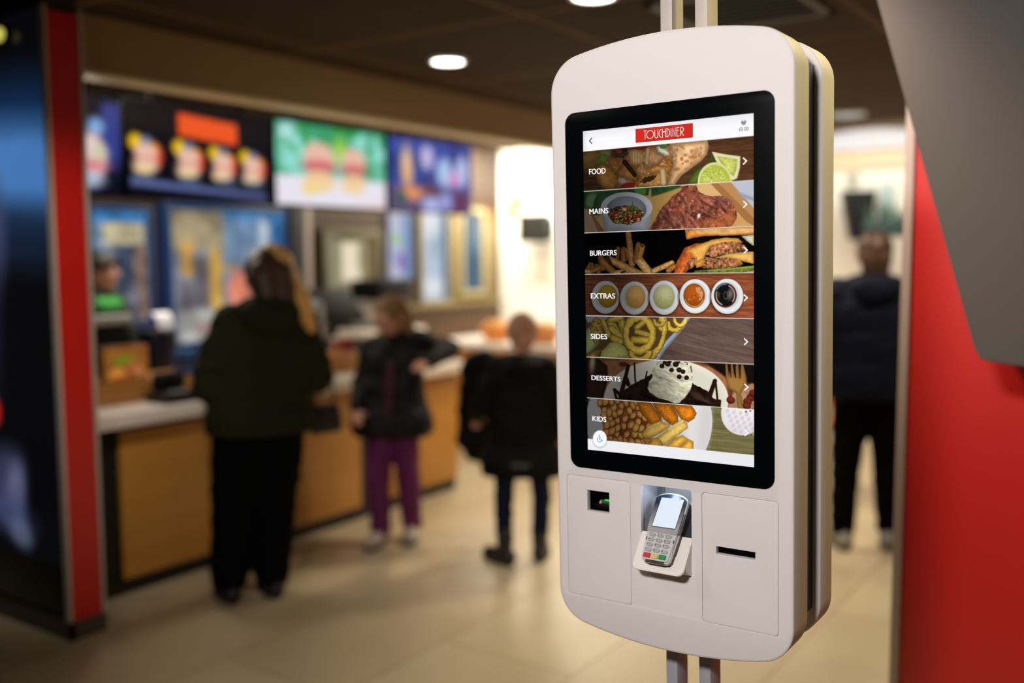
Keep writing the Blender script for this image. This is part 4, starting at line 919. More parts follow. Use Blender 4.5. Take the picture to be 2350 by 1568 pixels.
# food picture block standing on the left riser
def food_card(P, H):
    P.c[:] = (150, 92, 38); P.wood((170, 104, 44), 10, 200, 14, .3)
    P.ell(300, 620, 230, 170, (226, 150, 60), 0, 60, .3); P.ell(440, 300, 260, 110, (140, 150, 40), -6, 60); P.ell(640, 520, 170, 190, (196, 110, 60), 10, 60, .3); P.ell(330, 720, 140, 60, (190, 60, 26), 0, 40); P.ell(800, 600, 130, 160, (206, 130, 76), 0, 60, .3)
p = onx(238, 866, -4.16); q = onx(342, 866, -4.16)
t = thing('menu_card_stand', 'small stand with a printed yellow, green and orange food picture on the riser', 'card stand', (-4.16, (p.y+q.y)/2, .951))
w = (q.y-p.y)/2
MYZ = Matrix.Rotation(PI/2, 4, 'Z')
M_dimpic = vcmat('dim_print', .55, .4)
b = NB(); box(b, -.05, -w, 0, 0, w, .17, .004); obj('block', b, mat('brown_card', (120, 76, 36), .6), t)
im = grid_pic(40, 30, food_card); picture_grid('print', im, -w*.97, .005, w*.97, .165, -.001, M_dimpic, t, Matrix.Rotation(PI/2, 4, 'Z'))

# ---------------------------------------------------------------- tills on the counter
M_till = mat('charcoal_till', (12, 13, 15), .6, noise=.1, spec=.2); M_tgrey = mat('grey_till_top', (150, 152, 146), .5, noise=.05); M_paper = mat('white_paper', (240, 240, 246), .6, emit=(200, 200, 216), estr=.25)  # paper carries a faint glow of its own, added to look brighter
def till(px0, px1, pyb, x, label, top=True, scale=1.0, screen_rot=.25):
    p = onx((px0+px1)/2, pyb, x); y0 = onx(px0, pyb, x).y; y1 = onx(px1, pyb, x).y; w = (y1-y0)/2
    t = thing('till', label, 'till', (x, p.y, .853))
    b = NB(); box(b, -.28, -w*.9, 0, .0, w*.9, .10, .01); obj('cash_drawer', b, M_till, t)
    b = NB(); cyl(b, (-.14, 0, .10), (-.14, 0, .30*scale), .035, .03, 14); cyl(b, (-.14, 0, .10), (-.14, 0, .115), .09, .08, 18); obj('stand', b, M_till, t)
    R_ = Matrix.Translation((-.10, 0, .34*scale)) @ Matrix.Rotation(-screen_rot, 4, 'Y')
    b = NB(); box(b, -.025, -w, -.12*scale, .02, w, .13*scale, .012, 3, R_); obj('screen_housing', b, M_till, t)
    b = NB(); box(b, -.030, -w*.93, -.10*scale, -.0255, w*.93, .115*scale, .001, 1, R_); obj('screen', b, emat('till_screen', (40, 56, 74), .5), t)
    if top:
        b = NB(); box(b, -.05, -w*1.02, .11*scale, .045, w*1.02, .18*scale, .012, 3, R_); obj('customer_display', b, M_tgrey, t)
    return t
till(222, 332, 866, -4.50, 'charcoal till with a grey top bar on the counter beside the red panel', True, .74)
till(752, 846, 800, -4.5, 'black till with tilted screen between the woman and the girl', False, 1.06, .7)
p = onx(352, 866, -4.55)
t = thing('receipt_printer', 'dark receipt printer with curling white paper next to the charcoal till', 'printer', (-4.55, p.y+.03, .853))
b = NB(); box(b, -.08, -.075, 0, .08, .075, .30, .015, 3); obj('printer_body', b, mat('navy_black', (14, 18, 34), .35), t)
b = NB(); pts = arcpts(0, 0, .06, .10, 100, 10, 8)
b2 = NB(); prism(b2, [(.03+x, .295+z) for x, z in pts]+[(.028+x*.97, .293+z*.97) for x, z in pts[::-1]], -.05, .05); merge(b, b2); obj('paper', b, M_paper, t)
p = onx(385, 862, -4.02)
t = thing('counter_card_reader', 'black card reader lying on the counter left of the woman', 'card reader', (-3.985, p.y, .853))
b = NB(); box(b, -.09, -.10, 0, .09, .10, .05, .015, 3); obj('reader_body', b, M_black, t)
b = NB(); box(b, -.085, -.07, .048, -.01, .07, .13, .008, 2, Matrix.Rotation(.15, 4, 'Y')); obj('reader_screen', b, M_till, t)
b = NB()
for i in range(4):
    for j in range(3): box(b, .0+i*.02, -.04+j*.03, .049, .013+i*.02, -.02+j*.03, .053)
obj('keypad', b, M_key, t, sm=0)
p = onx(432, 860, -4.16)
t = thing('blue_box', 'small blue carton on the counter behind the black card reader', 'carton', (-4.16, p.y, .951))
b = NB(); box(b, -.06, -.045, 0, .06, .045, .12, .004); obj('carton', b, mat('blue_carton', (44, 86, 140), .5), t)
b = NB(); box(b, -.05, -.046, .05, .0605, .035, .08); obj('carton_label', b, mat('carton_print', (40, 50, 74), .5), t)
v0 = onx(846, 640, -5.42); v1 = onx(922, 640, -5.42); yb = (v0.y+v1.y)/2; wb = (v1.y-v0.y)/2
t = thing('back_worktop', 'pale narrow worktop on the back wall under the serving hatch', 'worktop', (-5.5, yb, 0))
b = NB(); box(b, -.19, -.42, .90, .22, .34, .945, .004); obj('top_board', b, M_top, t)
b = NB(); box(b, -.18, -.41, 0, .20, .33, .90, .003); obj('cupboard', b, mat('olive_cupboard', (74, 66, 48), .5), t)
t = thing('coffee_machine', 'low black machine on the back worktop below the blue poster', 'machine', (-5.46, yb, .945))
b = NB(); box(b, -.17, -wb, .24, .15, wb, .40, .02, 3); obj('hood', b, M_till, t)
b = NB(); box(b, -.17, -wb*.95, .0, -.02, wb*.95, .245, .008); obj('machine_back', b, mat('pale_steel', (190, 188, 180), .35, metal=.3), t)
b = NB(); box(b, -.17, -wb, 0, .16, wb, .05, .01, 2); obj('drip_tray', b, M_tgrey, t)
for s in (-.5, .5):
    b = NB(); cyl(b, (.06, wb*s, .25), (.06, wb*s, .17), .02, .014, 12); obj('spout', b, M_black, t)
# cups and pots by the second till
for px, py, c, l in ((772, 772, (206, 150, 140), 'pink paper cup beside the black till'), (797, 772, (176, 40, 46), 'red paper cup beside the black till')):
    p = onx(px, py+28, -4.3)
    t = thing('paper_cup', l, 'cup', (-4.3, p.y, .951), 0, 'paper cups on the riser')
    b = NB(); lathe(b, [(.028, 0), (.036, .085)], 20); obj('cup', b, mat('cup_paper', c, .6), t)
    b = NB(); lathe(b, [(.0385, .083), (.0385, .090), (.033, .095)], 20); obj('cup_lid', b, mat('cup_lid', (226, 214, 206), .5), t)
p = onx(720, 700, -4.30)
t = thing('napkin_dispenser', 'pale rounded dispenser behind the right shoulder of the woman', 'dispenser', (-4.30, p.y, .951))
b = NB(); lathe(b, [(.055, 0), (.06, .26), (.05, .31), (.02, .33)], 20); obj('dispenser_body', b, mat('pale_grey_plastic', (190, 196, 204), .4), t)
b = NB(); cyl(b, (.06, 0, .2), (.11, 0, .17), .015, .01, 10); obj('nozzle', b, M_tgrey, t)

# ---------------------------------------------------------------- menu boards above the counter
def burger(P, cx, cy, k, bg=None, acc=(226, 60, 36), yel=True):
    if yel: P.ell(cx-62*k, cy-92*k, 44*k, 44*k, (246, 198, 30), 0, 26*k); P.ell(cx+4*k, cy-96*k, 36*k, 30*k, (132, 140, 180), 0, 26*k)
    P.ell(cx+66*k, cy-20*k, 40*k, 62*k, acc, 10, 26*k); P.ell(cx+46*k, cy-66*k, 34*k, 30*k, (236, 150, 40), 0, 24*k)
    P.ell(cx, cy-34*k, 72*k, 50*k, (238, 196, 178), 0, 24*k); P.ell(cx, cy+6*k, 78*k, 26*k, (222, 120, 110), 0, 20*k, 0, .8); P.ell(cx-4*k, cy+34*k, 76*k, 40*k, (236, 200, 170), 0, 24*k)
    P.ell(cx-20*k, cy+58*k, 56*k, 22*k, (240, 206, 150), 0, 18*k)
def board_a(P, H):
    P.c[:] = (12, 14, 30); X, Y = P.X, P.Y
    P.put(np.clip((X-860)/30, 0, 1)*np.clip((Y-20)/40, 0, 1)*np.clip((430-Y)/120, 0, 1), (52, 64, 140))
    P.ell(830, 170, 60, 50, (124, 170, 220), 0, 40); P.ell(790, 330, 110, 130, (236, 206, 206), 0, 50); P.ell(800, 370, 110, 30, (214, 110, 120), 0, 40, 0, .8); P.ell(850, 300, 60, 40, (200, 206, 160), 0, 40, 0, .7); P.ell(740, 450, 130, 40, (170, 186, 214), 0, 40)
    P.ell(300, 300, 200, 120, (226, 190, 150), 0, 60)
def board_b(P, H):
    P.c[:] = (12, 13, 22)
    P.poly([(335, 40), (750, 66), (750, 190), (335, 168)], (242, 88, 38), 14)
    for cx, cy in ((120, 318), (400, 326), (640, 334), (865, 340)): burger(P, cx, cy, 1.0 if cx < 500 else .95)
    P.poly([(20, 420), (960, 470), (960, 500), (20, 462)], (92, 104, 156), 18)
    for x in (30, 330, 600, 800): P.poly([(x, 396), (x+150, 404), (x+130, 440), (x, 430)], (82, 104, 136), 22, amt=.8)
def board_c(P, H):
    X, Y = P.X, P.Y
    n = fbm(X, Y, 150, 3)
    P.c[:] = np.array((60, 160, 110)); P.put(np.clip((n-.42)*4, 0, 1), (150, 226, 214)); P.put(np.clip((fbm(X+700, Y, 120, 2)-.55)*5, 0, 1), (40, 150, 70))
    P.ell(560, 150, 70, 90, (180, 220, 80), 0, 70, 0, .8); P.ell(80, 60, 60, 50, (190, 236, 240), 0, 60)
    P.put(np.clip((Y-320)/24, 0, 1), (236, 232, 244)); P.put(np.clip((Y-440)/90, 0, 1)*np.clip((X-600)/400, 0, 1)*.7, (244, 196, 196))
    for cx, k in ((370, 1.25), (690, 1.05)):
        P.ell(cx, 200, 110*k, 74*k, (236, 190, 170), 0, 30); P.ell(cx, 262, 116*k, 30*k, (222, 104, 110), 0, 26); P.ell(cx, 290, 110*k, 18*k, (170, 120, 130), 0, 20, 0, .7); P.ell(cx, 330, 100*k, 34*k, (244, 194, 150), 0, 26); P.ell(cx-10, 385, 110*k, 40*k, (246, 214, 160), 0, 30)
    P.ell(280, 420, 70, 30, (246, 220, 130), 0, 24)
def board_d(P, H):
    X, Y = P.X, P.Y
    P.c[:] = (64, 82, 168); P.put(np.clip((fbm(X, Y, 160, 3)-.5)*4, 0, 1), (32, 50, 110))
    P.ell(190, 200, 60, 150, (240, 200, 170), 0, 50); P.ell(210, 250, 34, 80, (246, 180, 110), 0, 40); P.ell(430, 120, 80, 90, (196, 186, 226), 0, 50); P.ell(620, 120, 70, 60, (60, 80, 170), 0, 50)
    P.ell(660, 220, 110, 110, (176, 200, 240), 0, 50); P.ell(860, 200, 90, 120, (190, 200, 240), 0, 50); P.ell(770, 270, 60, 60, (214, 130, 196), 0, 40); P.ell(760, 110, 50, 80, (60, 64, 130), 0, 40)
    P.put(np.clip((Y-320)/50, 0, 1)*.85, (104, 74, 110)); P.ell(250, 390, 130, 50, (236, 150, 96), 0, 50); P.ell(120, 430, 70, 50, (50, 90, 90), 0, 40); P.ell(480, 470, 110, 60, (176, 186, 236), 0, 50); P.ell(660, 440, 80, 70, (150, 160, 220), 0, 50); P.ell(850, 440, 90, 80, (96, 40, 90), 0, 50); P.ell(480, 360, 70, 40, (110, 60, 60), 0, 40)
M_board = vcmat('lit_menu_board', .95)
M_matt = mat('matt_black_case', (5, 5, 5), .9, spec=.02)
for (y0, y1), fn, l in (((2.33, 3.115), board_a, 'leftmost hanging menu screen half hidden behind the red panel'), ((3.14, 4.13), board_b, 'dark menu screen with four burgers and a blank orange-red box'), ((4.165, 5.165), board_c, 'bright green and white menu screen with two burgers'), ((5.20, 6.16), board_d, 'blue and purple menu screen at the far end of the row')):
    t = thing('menu_screen', l, 'menu screen', (-4.6, (y0+y1)/2, 2.115), 0, 'row of hanging menu screens'); w = (y1-y0)/2
    b = NB(); box(b, -.06, -w, -.262, 0, w, .262, .006); obj('case', b, M_matt, t)
    im = grid_pic(100, 52, fn); picture_grid('display', im, -w*.985, -.252, w*.985, .252, -.002, M_board, t, Matrix.Rotation(PI/2, 4, 'Z'))
    for s in (-.6, .6):
        b = NB(); cyl(b, (-.04, w*s, .25), (-.04, w*s, CEIL-2.115), .016, .016, 10); obj('hanger', b, M_matt, t)

# ---------------------------------------------------------------- things on the back wall behind the counter
def yz(px, py, x): v = onx(px, py, x); return v.y, v.z
def picpanel(name, label, cat, px0, py0, px1, py1, x, fn, frame, fc, depth=.08, W=60, H=60, group=None, mt=None):
    y0, z1 = yz(px0, py0, x); y1, _ = yz(px1, py0, x); _, z0 = yz(px0, py1, x)
    t = thing(name, label, cat, (x, (y0+y1)/2, z0), 0, group); w = (y1-y0)/2; h = z1-z0
    if frame:
        b = NB(); f = frame
        box(b, -depth, -w-f, -f, 0, -w, h+f, .003); box(b, -depth, w, -f, 0, w+f, h+f, .003); box(b, -depth, -w, -f, 0, w, 0, .003); box(b, -depth, -w, h, 0, w, h+f, .003)
        obj('frame', b, mat('%s_frame' % name, fc, .4, emit=fc, estr=.5), t)  # frame glow added so its colour does not come out near black
    picture_grid('pane', grid_pic(W, max(4, int(W*h/(2*w))), fn), -w, 0, w, h, .02 if frame else 0, mt or M_back, t, Matrix.Rotation(PI/2, 4, 'Z'))
    return t
M_back = vcmat('lit_glass_front', .8, .1)
def cab1(P, H):
    k = 1000; P.c[:] = (110, 120, 140); Y = P.Y/H
    def r(x0, y0, x1, y1, c, s=60, a=1): P.poly([(x0*k, y0*H), (x1*k, y0*H), (x1*k, y1*H), (x0*k, y1*H)], c, s, amt=a)
    r(0, .1, .25, .5, (120, 146, 170)); r(.2, .1, .95, .3, (204, 190, 146)); r(.4, .3, .75, .85, (66, 78, 104)); r(.75, .3, 1, 1, (140, 112, 98)); r(.0, .5, .4, 1, (120, 124, 130)); r(.55, .7, .8, 1, (110, 112, 130)); r(0, 0, 1, .09, (50, 130, 206))
    n = fbm(P.X, P.Y, 130, 3); P.c *= (.62+.75*n)[..., None]; P.c = P.c*.85+.15*P.c.mean(-1, keepdims=True)
def cab2(P, H):
    k = 1000; P.c[:] = (120, 130, 150)
    def r(x0, y0, x1, y1, c, s=50, a=1): P.poly([(x0*k, y0*H), (x1*k, y0*H), (x1*k, y1*H), (x0*k, y1*H)], c, s, amt=a)
    r(0, 0, .5, .3, (166, 150, 112)); r(.45, 0, 1, .6, (112, 146, 186)); r(.86, 0, 1.02, 1, (28, 100, 166)); r(.45, 0, 1, .06, (60, 136, 206))
    r(.08, .24, .18, .5, (220, 160, 66)); r(.18, .35, .34, .75, (92, 88, 94)); r(.32, .3, .42, .78, (220, 166, 56)); r(.42, .42, .56, .46, (214, 166, 80)); r(.05, .55, .2, .8, (104, 100, 112))
    P.ell(580, .62*H, 110, .17*H, (240, 128, 98), 0, 60); P.ell(700, .5*H, 60, 40, (70, 110, 170), 0, 40); r(.78, .06, .87, .32, (196, 204, 214), 60); r(.66, .3, .8, .42, (186, 196, 206), 80); r(.05, .76, .5, 1, (196, 196, 186)); r(.2, .86, .4, .94, (190, 140, 140), 60)
    n = fbm(P.X, P.Y, 130, 3); P.c *= (.62+.75*n)[..., None]; P.c = P.c*.85+.15*P.c.mean(-1, keepdims=True)
picpanel('lit_cabinet', 'narrow blue-framed lit cabinet behind the till', 'cabinet', 214, 484, 338, 742, -5.62, cab1, .04, (14, 50, 90), .08)
picpanel('lit_cabinet', 'wide blue-framed lit cabinet with yellow and coral shapes behind the woman', 'cabinet', 394, 480, 650, 790, -5.62, cab2, .05, (14, 44, 84), .08)
y0, z1 = yz(660, 484, -5.6); y1, _ = yz(690, 484, -5.6)
t = thing('dark_upright', 'dark navy upright post right of the wide lit cabinet', 'post', (-5.62, (y0+y1)/2+.035, 0))
b = NB(); box(b, -.07, -(y1-y0)/2, 0, .02, (y1-y0)/2, 2.2, .004); obj('post', b, mat('navy_post', (12, 16, 34), .5), t)
b = NB(); box(b, .02, (y1-y0)/2-.0, .4, .03, (y1-y0)/2+.06, 2.0, .003); obj('pale_strip', b, mat('pale_strip', (170, 156, 150), .5), t)
# serving hatch in the brick wall
y0, z1 = yz(742, 540, -5.69); y1, z0 = yz(858, 660, -5.69)
t = thing('serving_hatch', 'lit serving hatch in the brown brick wall', 'hatch', (-5.69, (y0+y1)/2, z0)); w = (y1-y0)/2; h = z1-z0
b = NB()
for a, c in ((-w-.05, -w), (w, w+.05)): box(b, 0, a, -.05, .06, c, h+.05, .004)
box(b, 0, -w, h, .06, w, h+.05, .004); box(b, 0, -w, -.05, .06, w, 0, .004); obj('frame', b, mat('olive_frame', (96, 92, 70), .5), t)
def hatch(P, H):
    P.c[:] = (150, 144, 116); P.poly([(330, .12*H), (720, .12*H), (720, .86*H), (330, .86*H)], (255, 240, 208), 60); P.poly([(760, 0), (1000, 0), (1000, H), (800, H)], (140, 120, 84), 80); P.ell(720, .4*H, 60, .3*H, (150, 160, 120), 0, 50); P.ell(480, .05*H, 300, 40, (60, 54, 44), 0, 50)
picture_grid('pane', grid_pic(40, 44, hatch), -w, 0, w, h, -.01, M_back, t, Matrix.Rotation(PI/2, 4, 'Z'))
def post1(P, H):
    P.c[:] = (196, 200, 226); P.poly([(600, 0), (1000, 0), (1000, H), (640, H)], (92, 140, 200), 200); P.ell(300, .4*H, 160, 120, (130, 216, 90), 0, 90); P.ell(560, .75*H, 180, .14*H, (140, 100, 190), 0, 90); P.ell(250, .65*H, 120, .12*H, (150, 170, 220), 0, 90)
def post2(P, H):
    P.c[:] = (190, 208, 232); P.put(np.clip(.3-np.abs(P.Y/H-.1), 0, 1)*3, (246, 250, 255)); P.put(np.clip(.5-np.abs(P.Y/H-.85)*3, 0, 1)*2, (250, 250, 255)); P.poly([(800, 0), (1000, 0), (1000, H), (800, H)], (56, 96, 140), 120); P.ell(500, .4*H, 300, .12*H, (170, 190, 210), 0, 120)
def post3(P, H):
    P.c[:] = (84, 120, 146); P.ell(700, .25*H, 260, .3*H, (150, 176, 196), 0, 160); P.ell(400, .75*H, 260, .3*H, (70, 104, 136), 0, 160)
picpanel('wall_poster', 'white and blue poster right of the serving hatch', 'poster', 892, 488, 944, 640, -5.66, post1, 0, None, W=30)
picpanel('lit_window', 'bright white-blue lit window between two posters behind the girl', 'window', 972, 488, 1030, 690, -5.66, post2, .04, (120, 112, 84), .02, W=30)
picpanel('wall_poster', 'blue-grey tinted glass panel at the end of the back wall', 'panel', 1066, 488, 1108, 668, -5.66, post3, .05, (150, 138, 96), .02, W=30)
y0, z1 = yz(900, 705, -5.66); y1, z0 = yz(1143, 765, -5.66)
M_olw = woodmat('olive_wood', (110, 92, 54), (132, 112, 66), (9, .8, 9))
t = thing('wall_ledge', 'brown wooden ledge along the wall below the lit window', 'ledge', (-5.7, (y0+y1)/2, z0)); w = (y1-y0)/2
b = NB(); box(b, 0, -w, 0, .04, w, z1-z0-.03, .003); obj('apron', b, woodmat('brown_wood', (92, 66, 40), (108, 78, 46), (9, .8, 9)), t)
b = NB(); box(b, 0, -w, z1-z0-.03, .14, w, z1-z0, .004); obj('shelf', b, M_olw, t)
y0, z1 = yz(1035, 490, -5.68); y1, z0 = yz(1146, 705, -5.68)
t = thing('olive_panelling', 'olive wall panelling around the blue-grey panel at the corner', 'panelling', (-5.7, (y0+y1)/2, z0)); w = (y1-y0)/2
b = NB(); box(b, .001, -w, 0, .014, w, z1-z0, .003); obj('board', b, M_olw, t)
b = NB(); box(b, .0005, -w, z1-z0, .03, w, z1-z0+.04, .003); obj('top_rail', b, M_olw, t)

# ---------------------------------------------------------------- far wall
def fx(px, py, y=8.095): v = ony(px, py, y); return v.x, v.z
def leaf_decal(px, py, k, c, ang, label):
    x, z = fx(px, py)
    b = NB(); M = Matrix.Translation((x, 8.096, z)) @ Matrix.Rotation(math.radians(ang), 4, 'Y') @ Matrix.Scale(k, 4)
    pts = [(0, -.5)]+[(.34*math.sin(PI*t)**.8, -.5+t) for t in np.linspace(.08, .92, 9)]+[(0, .5)]+[(-.34*math.sin(PI*t)**.8, -.5+t) for t in np.linspace(.92, .08, 9)]
    prism(b, pts, -.004/k, 0, M); o = obj('wall_decal', b, mat('leaf_print', c, .7, noise=.1), None, sm=0)
    tag(o, label, 'wall decal', 'leaf prints on the white wall')
leaf_decal(1178, 478, .30, (240, 160, 96), 35, 'lower orange leaf print on the white wall near the back corner')
leaf_decal(1196, 450, .26, (246, 196, 150), -20, 'pale orange leaf print just above the lower orange one')
leaf_decal(1228, 385, .28, (232, 214, 110), 25, 'yellow leaf print high on the white wall')
x0, z1 = fx(1192, 492, 7.9); x1, z0 = fx(1260, 556, 7.9)
t = thing('wall_monitor', 'small dark monitor on the white wall left of the kiosk', 'monitor', ((x0+x1)/2, 7.9, (z0+z1)/2)); w = (x1-x0)/2; h = (z1-z0)/2
b = NB(); box(b, -w, -.03, -h, w, .03, h, .008); obj('monitor_case', b, mat('olive_black', (30, 29, 24), .6), t)
b = NB(); box(b, -w*.92, -.033, -h*.9, w*.92, -.029, h*.9); obj('monitor_screen', b, mat('grey_screen', (34, 33, 27), .5, spec=.2), t)
b = NB(); box(b, -.03, .03, -.03, .03, .2, .03); box(b, -.1, .19, -.1, .1, .2, .1); obj('bracket', b, M_black, t)
# right hand stretch of the far wall, seen between the kiosk and the red partition
x0, z1 = fx(1890, 342); x1, z0 = fx(2090, 384)
b = NB(); box(b, x0, 8.085, z0, x1+.3, 8.098, z1, .002); tag(obj('wall_band', b, mat('peach_band', (240, 206, 170), .7, noise=.05)), 'peach painted band high on the far wall behind the man', 'wall band')
x0, z1 = fx(1880, 262); x1, z0 = fx(2100, 330)
b = NB(); box(b, x0, 8.07, z0, x1+.3, 8.099, CEIL-.002, .002); tag(obj('wall_fascia', b, mat('far_tan_fascia', (120, 98, 70), .7, noise=.05)), 'dark tan band under the ceiling at the top of the far wall', 'fascia')
cx_, zt = fx(1992, 296, 8.06); zb_ = fx(1992, 344, 8.06)[1]
b = NB(); prism(b, [(cx_+.52*math.cos(a), zb_+(zt-zb_)*math.sin(a)) for a in np.linspace(0, PI, 24)], 8.04, 8.0985); tag(obj('arched_panel', b, mat('grey_white_arch', (206, 206, 212), .6, noise=.03), sm=0), 'grey-white arched panel high on the far wall above the man', 'arched panel')
for i, (px0, px1, py0, py1, c, l) in enumerate(((1946, 1968, 395, 430, (196, 190, 170), 'small beige sign on the far wall above the dark speaker'), (2020, 2052, 420, 520, (196, 214, 206), 'pale green notice on the far wall beside the red partition'))):
    x0, z1 = fx(px0, py0); x1, z0 = fx(px1, py1)
    t = thing('wall_notice', l, 'notice', ((x0+x1)/2, 8.095, (z0+z1)/2)); w = (x1-x0)/2; h = (z1-z0)/2
    b = NB(); box(b, -w, -.012, -h, w, 0, h, .003); obj('board', b, mat('notice', c, .6, noise=.1, nscale=6), t)
    b = NB(); box(b, -w*.15, -.014, -h*.9, w*.15, -.011, h*.9); obj('stripe', b, mat('notice_stripe', tuple(int(v*.75) for v in c), .6), t)
x, z = fx(1966, 492, 7.95)
t = thing('wall_speaker', 'black angled loudspeaker on the far wall above the man', 'speaker', (x, 7.95, z), .4)
b = NB(); prism(b, [(-.05, -.20), (.07, -.20), (.14, .18), (-.12, .18)], -.09, .09); bmesh.ops.bevel(b, geom=b.edges[:], offset=.008, segments=2, affect='EDGES'); obj('speaker_case', b, mat('speaker_black', (28, 30, 30), .5), t)
b = NB(); prism(b, [(-.04, -.18), (.06, -.18), (.12, .16), (-.10, .16)], -.094, -.089); obj('speaker_grille', b, mat('grille', (20, 20, 20), .8), t)
b = NB(); box(b, -.02, .09, -.02, .02, .16, .02); obj('speaker_bracket', b, M_black, t)
x, z = fx(2022, 505, 7.6)
t = thing('hanging_planter', 'dark green wall planter beside the red partition', 'planter', (x, 7.8, z-.02))
b = NB(); box(b, -.16, -.08, -.10, .16, .08, .02, .01); obj('trough', b, mat('teal_trough', (70, 96, 92), .6), t)
r_ = random.Random(5); b = NB()
for k in range(40):
    a = r_.uniform(0, 6.3); l_ = r_.uniform(.06, .16); x = r_.uniform(-.13, .13); y = r_.uniform(-.05, .05)
    v0 = b.verts.new((x-.01, y, .02)); v1 = b.verts.new((x+.01, y, .02)); v2 = b.verts.new((x+math.cos(a)*l_*.6, y+math.sin(a)*l_*.4, .02+l_)); b.faces.new((v0, v1, v2))
obj('leaves', b, mat('planter_leaf', (80, 116, 92), .6), t, sm=0)
# dining furniture in the far room: orange-backed stools in front of the far wall
M_or = mat('orange_vinyl', (226, 120, 70), .5); 
for px, l in ((1905, 'orange-backed dining chair left of the man'), (1962, 'coral-backed dining chair half behind the man')):
    p = onz(px, 690, .62); yq = 7.3 if px == 1905 else 6.4; q = ony(px, 600, yq)
    t = thing('dining_chair', l, 'chair', (q.x, yq, 0), .2)
    b = NB(); box(b, -.20, -.20, .43, .20, .20, .48, .02, 3); obj('seat', b, M_or, t)
    b = NB(); box(b, -.19, .17, .56, .19, .21, 1.02, .02, 3); obj('backrest', b, mat('back_vinyl', (214, 150, 66) if px == 1905 else (226, 110, 84), .5), t)
    for sx in (-1, 1):
        b = NB(); cyl(b, (sx*.17, .19, 0), (sx*.17, .19, .6), .014, .014, 8); obj('leg', b, M_tgrey, t)
        b = NB(); cyl(b, (sx*.17, -.17, 0), (sx*.17, -.17, .44), .014, .014, 8); obj('leg', b, M_tgrey, t)
# baskets on the back counter
for px, l, c in ((1138, 'orange basket on the back counter left of the boy', (222, 140, 60)), (1250, 'orange basket on the back counter right of the boy', (226, 150, 84))):
    v = ony(px, 780, 6.55)
    t = thing('counter_basket', l, 'basket', (v.x, 6.55, .84))
    b = NB(); lathe(b, [(.09, 0), (.13, .12), (.135, .125), (.12, .125), (.085, .01)], 20); obj('basket_body', b, mat('orange_basket', c, .6, noise=.2, nscale=40), t)
    b = NB()
    for k in range(7): sph(b, (.06*math.cos(k*.9), .06*math.sin(k*.9), .12+.01*(k % 3)), .035, 10)
    obj('contents', b, mat('orange_packets', (232, 170, 90), .5), t)['kind'] = 'stuff'
# ---------------------------------------------------------------- light
w = bpy.data.worlds.new('world'); scene.world = w; w.use_nodes = True
w.node_tree.nodes['Background'].inputs[0].default_value = (.55, .5, .45, 1); w.node_tree.nodes['Background'].inputs[1].default_value = .03
def spot(x, y, e, c=(1, .86, .66), size=120, blend=.6, r=.08, z=CEIL-.03, tgt=None):
    l = bpy.data.lights.new('spot_lamp', 'SPOT'); l.energy = e; l.color = c; l.spot_size = math.radians(size); l.spot_blend = blend; l.shadow_soft_size = r
    o = bpy.data.objects.new('spot_lamp', l); o.location = (x, y, z)
    if tgt: o.rotation_euler = (Vector(tgt)-Vector((x, y, z))).to_track_quat('-Z', 'Y').to_euler()
    COL.objects.link(o); return o
def area(x, y, z, tgt, e, sx, sy, c=(1, 1, 1)):
    l = bpy.data.lights.new('area_lamp', 'AREA'); l.shape = 'RECTANGLE'; l.size = sx; l.size_y = sy; l.energy = e; l.color = c
    o = bpy.data.objects.new('area_lamp', l); o.location = (x, y, z); o.rotation_euler = (Vector(tgt)-Vector((x, y, z))).to_track_quat('-Z', 'Y').to_euler()
    COL.objects.link(o); return o
W1 = (1, .87, .66)
spot(-1.6, 3.5, 75, W1, 80, 1); spot(-2.3, 5.2, 130, W1, 110); spot(-2.9, 6.9, 90, W1, 120); spot(-1.3, 6.6, 110, W1, 120)
spot(-.9, 4.6, 90, W1, 110)
spot(-.45, -.75, 430, (1, .95, .92), 88, 1, .2, tgt=(-.78, 1.62, 1.75))  # unseen spot behind the camera, added to light the kiosk front
lp = bpy.data.lights.new('recess_fill', 'POINT'); lp.energy = .06; lp.color = (.75, .86, 1); lp.shadow_soft_size = .008  # unseen bluish point light added to brighten the terminal recess
lo = bpy.data.objects.new('recess_fill', lp); COL.objects.link(lo); lo.location = KM @ Vector((-.0113, .014, -.377))
spot(-2.3, .3, 34, (1, .93, .88), 60, .8, .15, tgt=(-.9, 1.6, 1.2))
spot(-.1, 2.25, 62, (1, .84, .40), 110, .8, .12, tgt=(-.55, 1.78, 1.45))
spot(-2.3, 1.5, 95, (1, .9, .8), 46, .9, .1, tgt=(-3.64, 2.22, 1.35))  # unseen spot added to brighten the red end panel
spot(-1.05, 2.25, 80, (1, .80, .66), 50, 1, .1, z=2.5, tgt=(-.5, 3, 1.62))  # unseen spot added to brighten the right red wall
spot(-3.15, 4.75, 70, W1, 74, .9)
spot(-1.05, 1.95, 8, (1, .8, .6), 120, .9, .06)  # weak unseen spot added for the kiosk top and poles
area(-4.6, 3.1, 2.35, (-3.5, 3.95, 1.1), 22, .5, .5, (1, .9, .76))  # unseen kitchen-side light added to brighten the faces at the counter
area(-5.0, 7.5, 2.5, (-5.0, 8.1, 1.3), 75, 1.4, .2, (1, .97, .9)); area(-1.8, 7.5, 2.5, (-1.8, 8.1, 1.4), 16, 2, .2, (1, .97, .9))
area(-4.9, 6.4, 2.5, (-5.2, 6.4, 1.0), 30, 1.2, .4, (1, .9, .7)); area(-4.95, 3.9, 2.5, (-4.2, 3.9, .85), 34, 1.6, .3, (1, .9, .75))
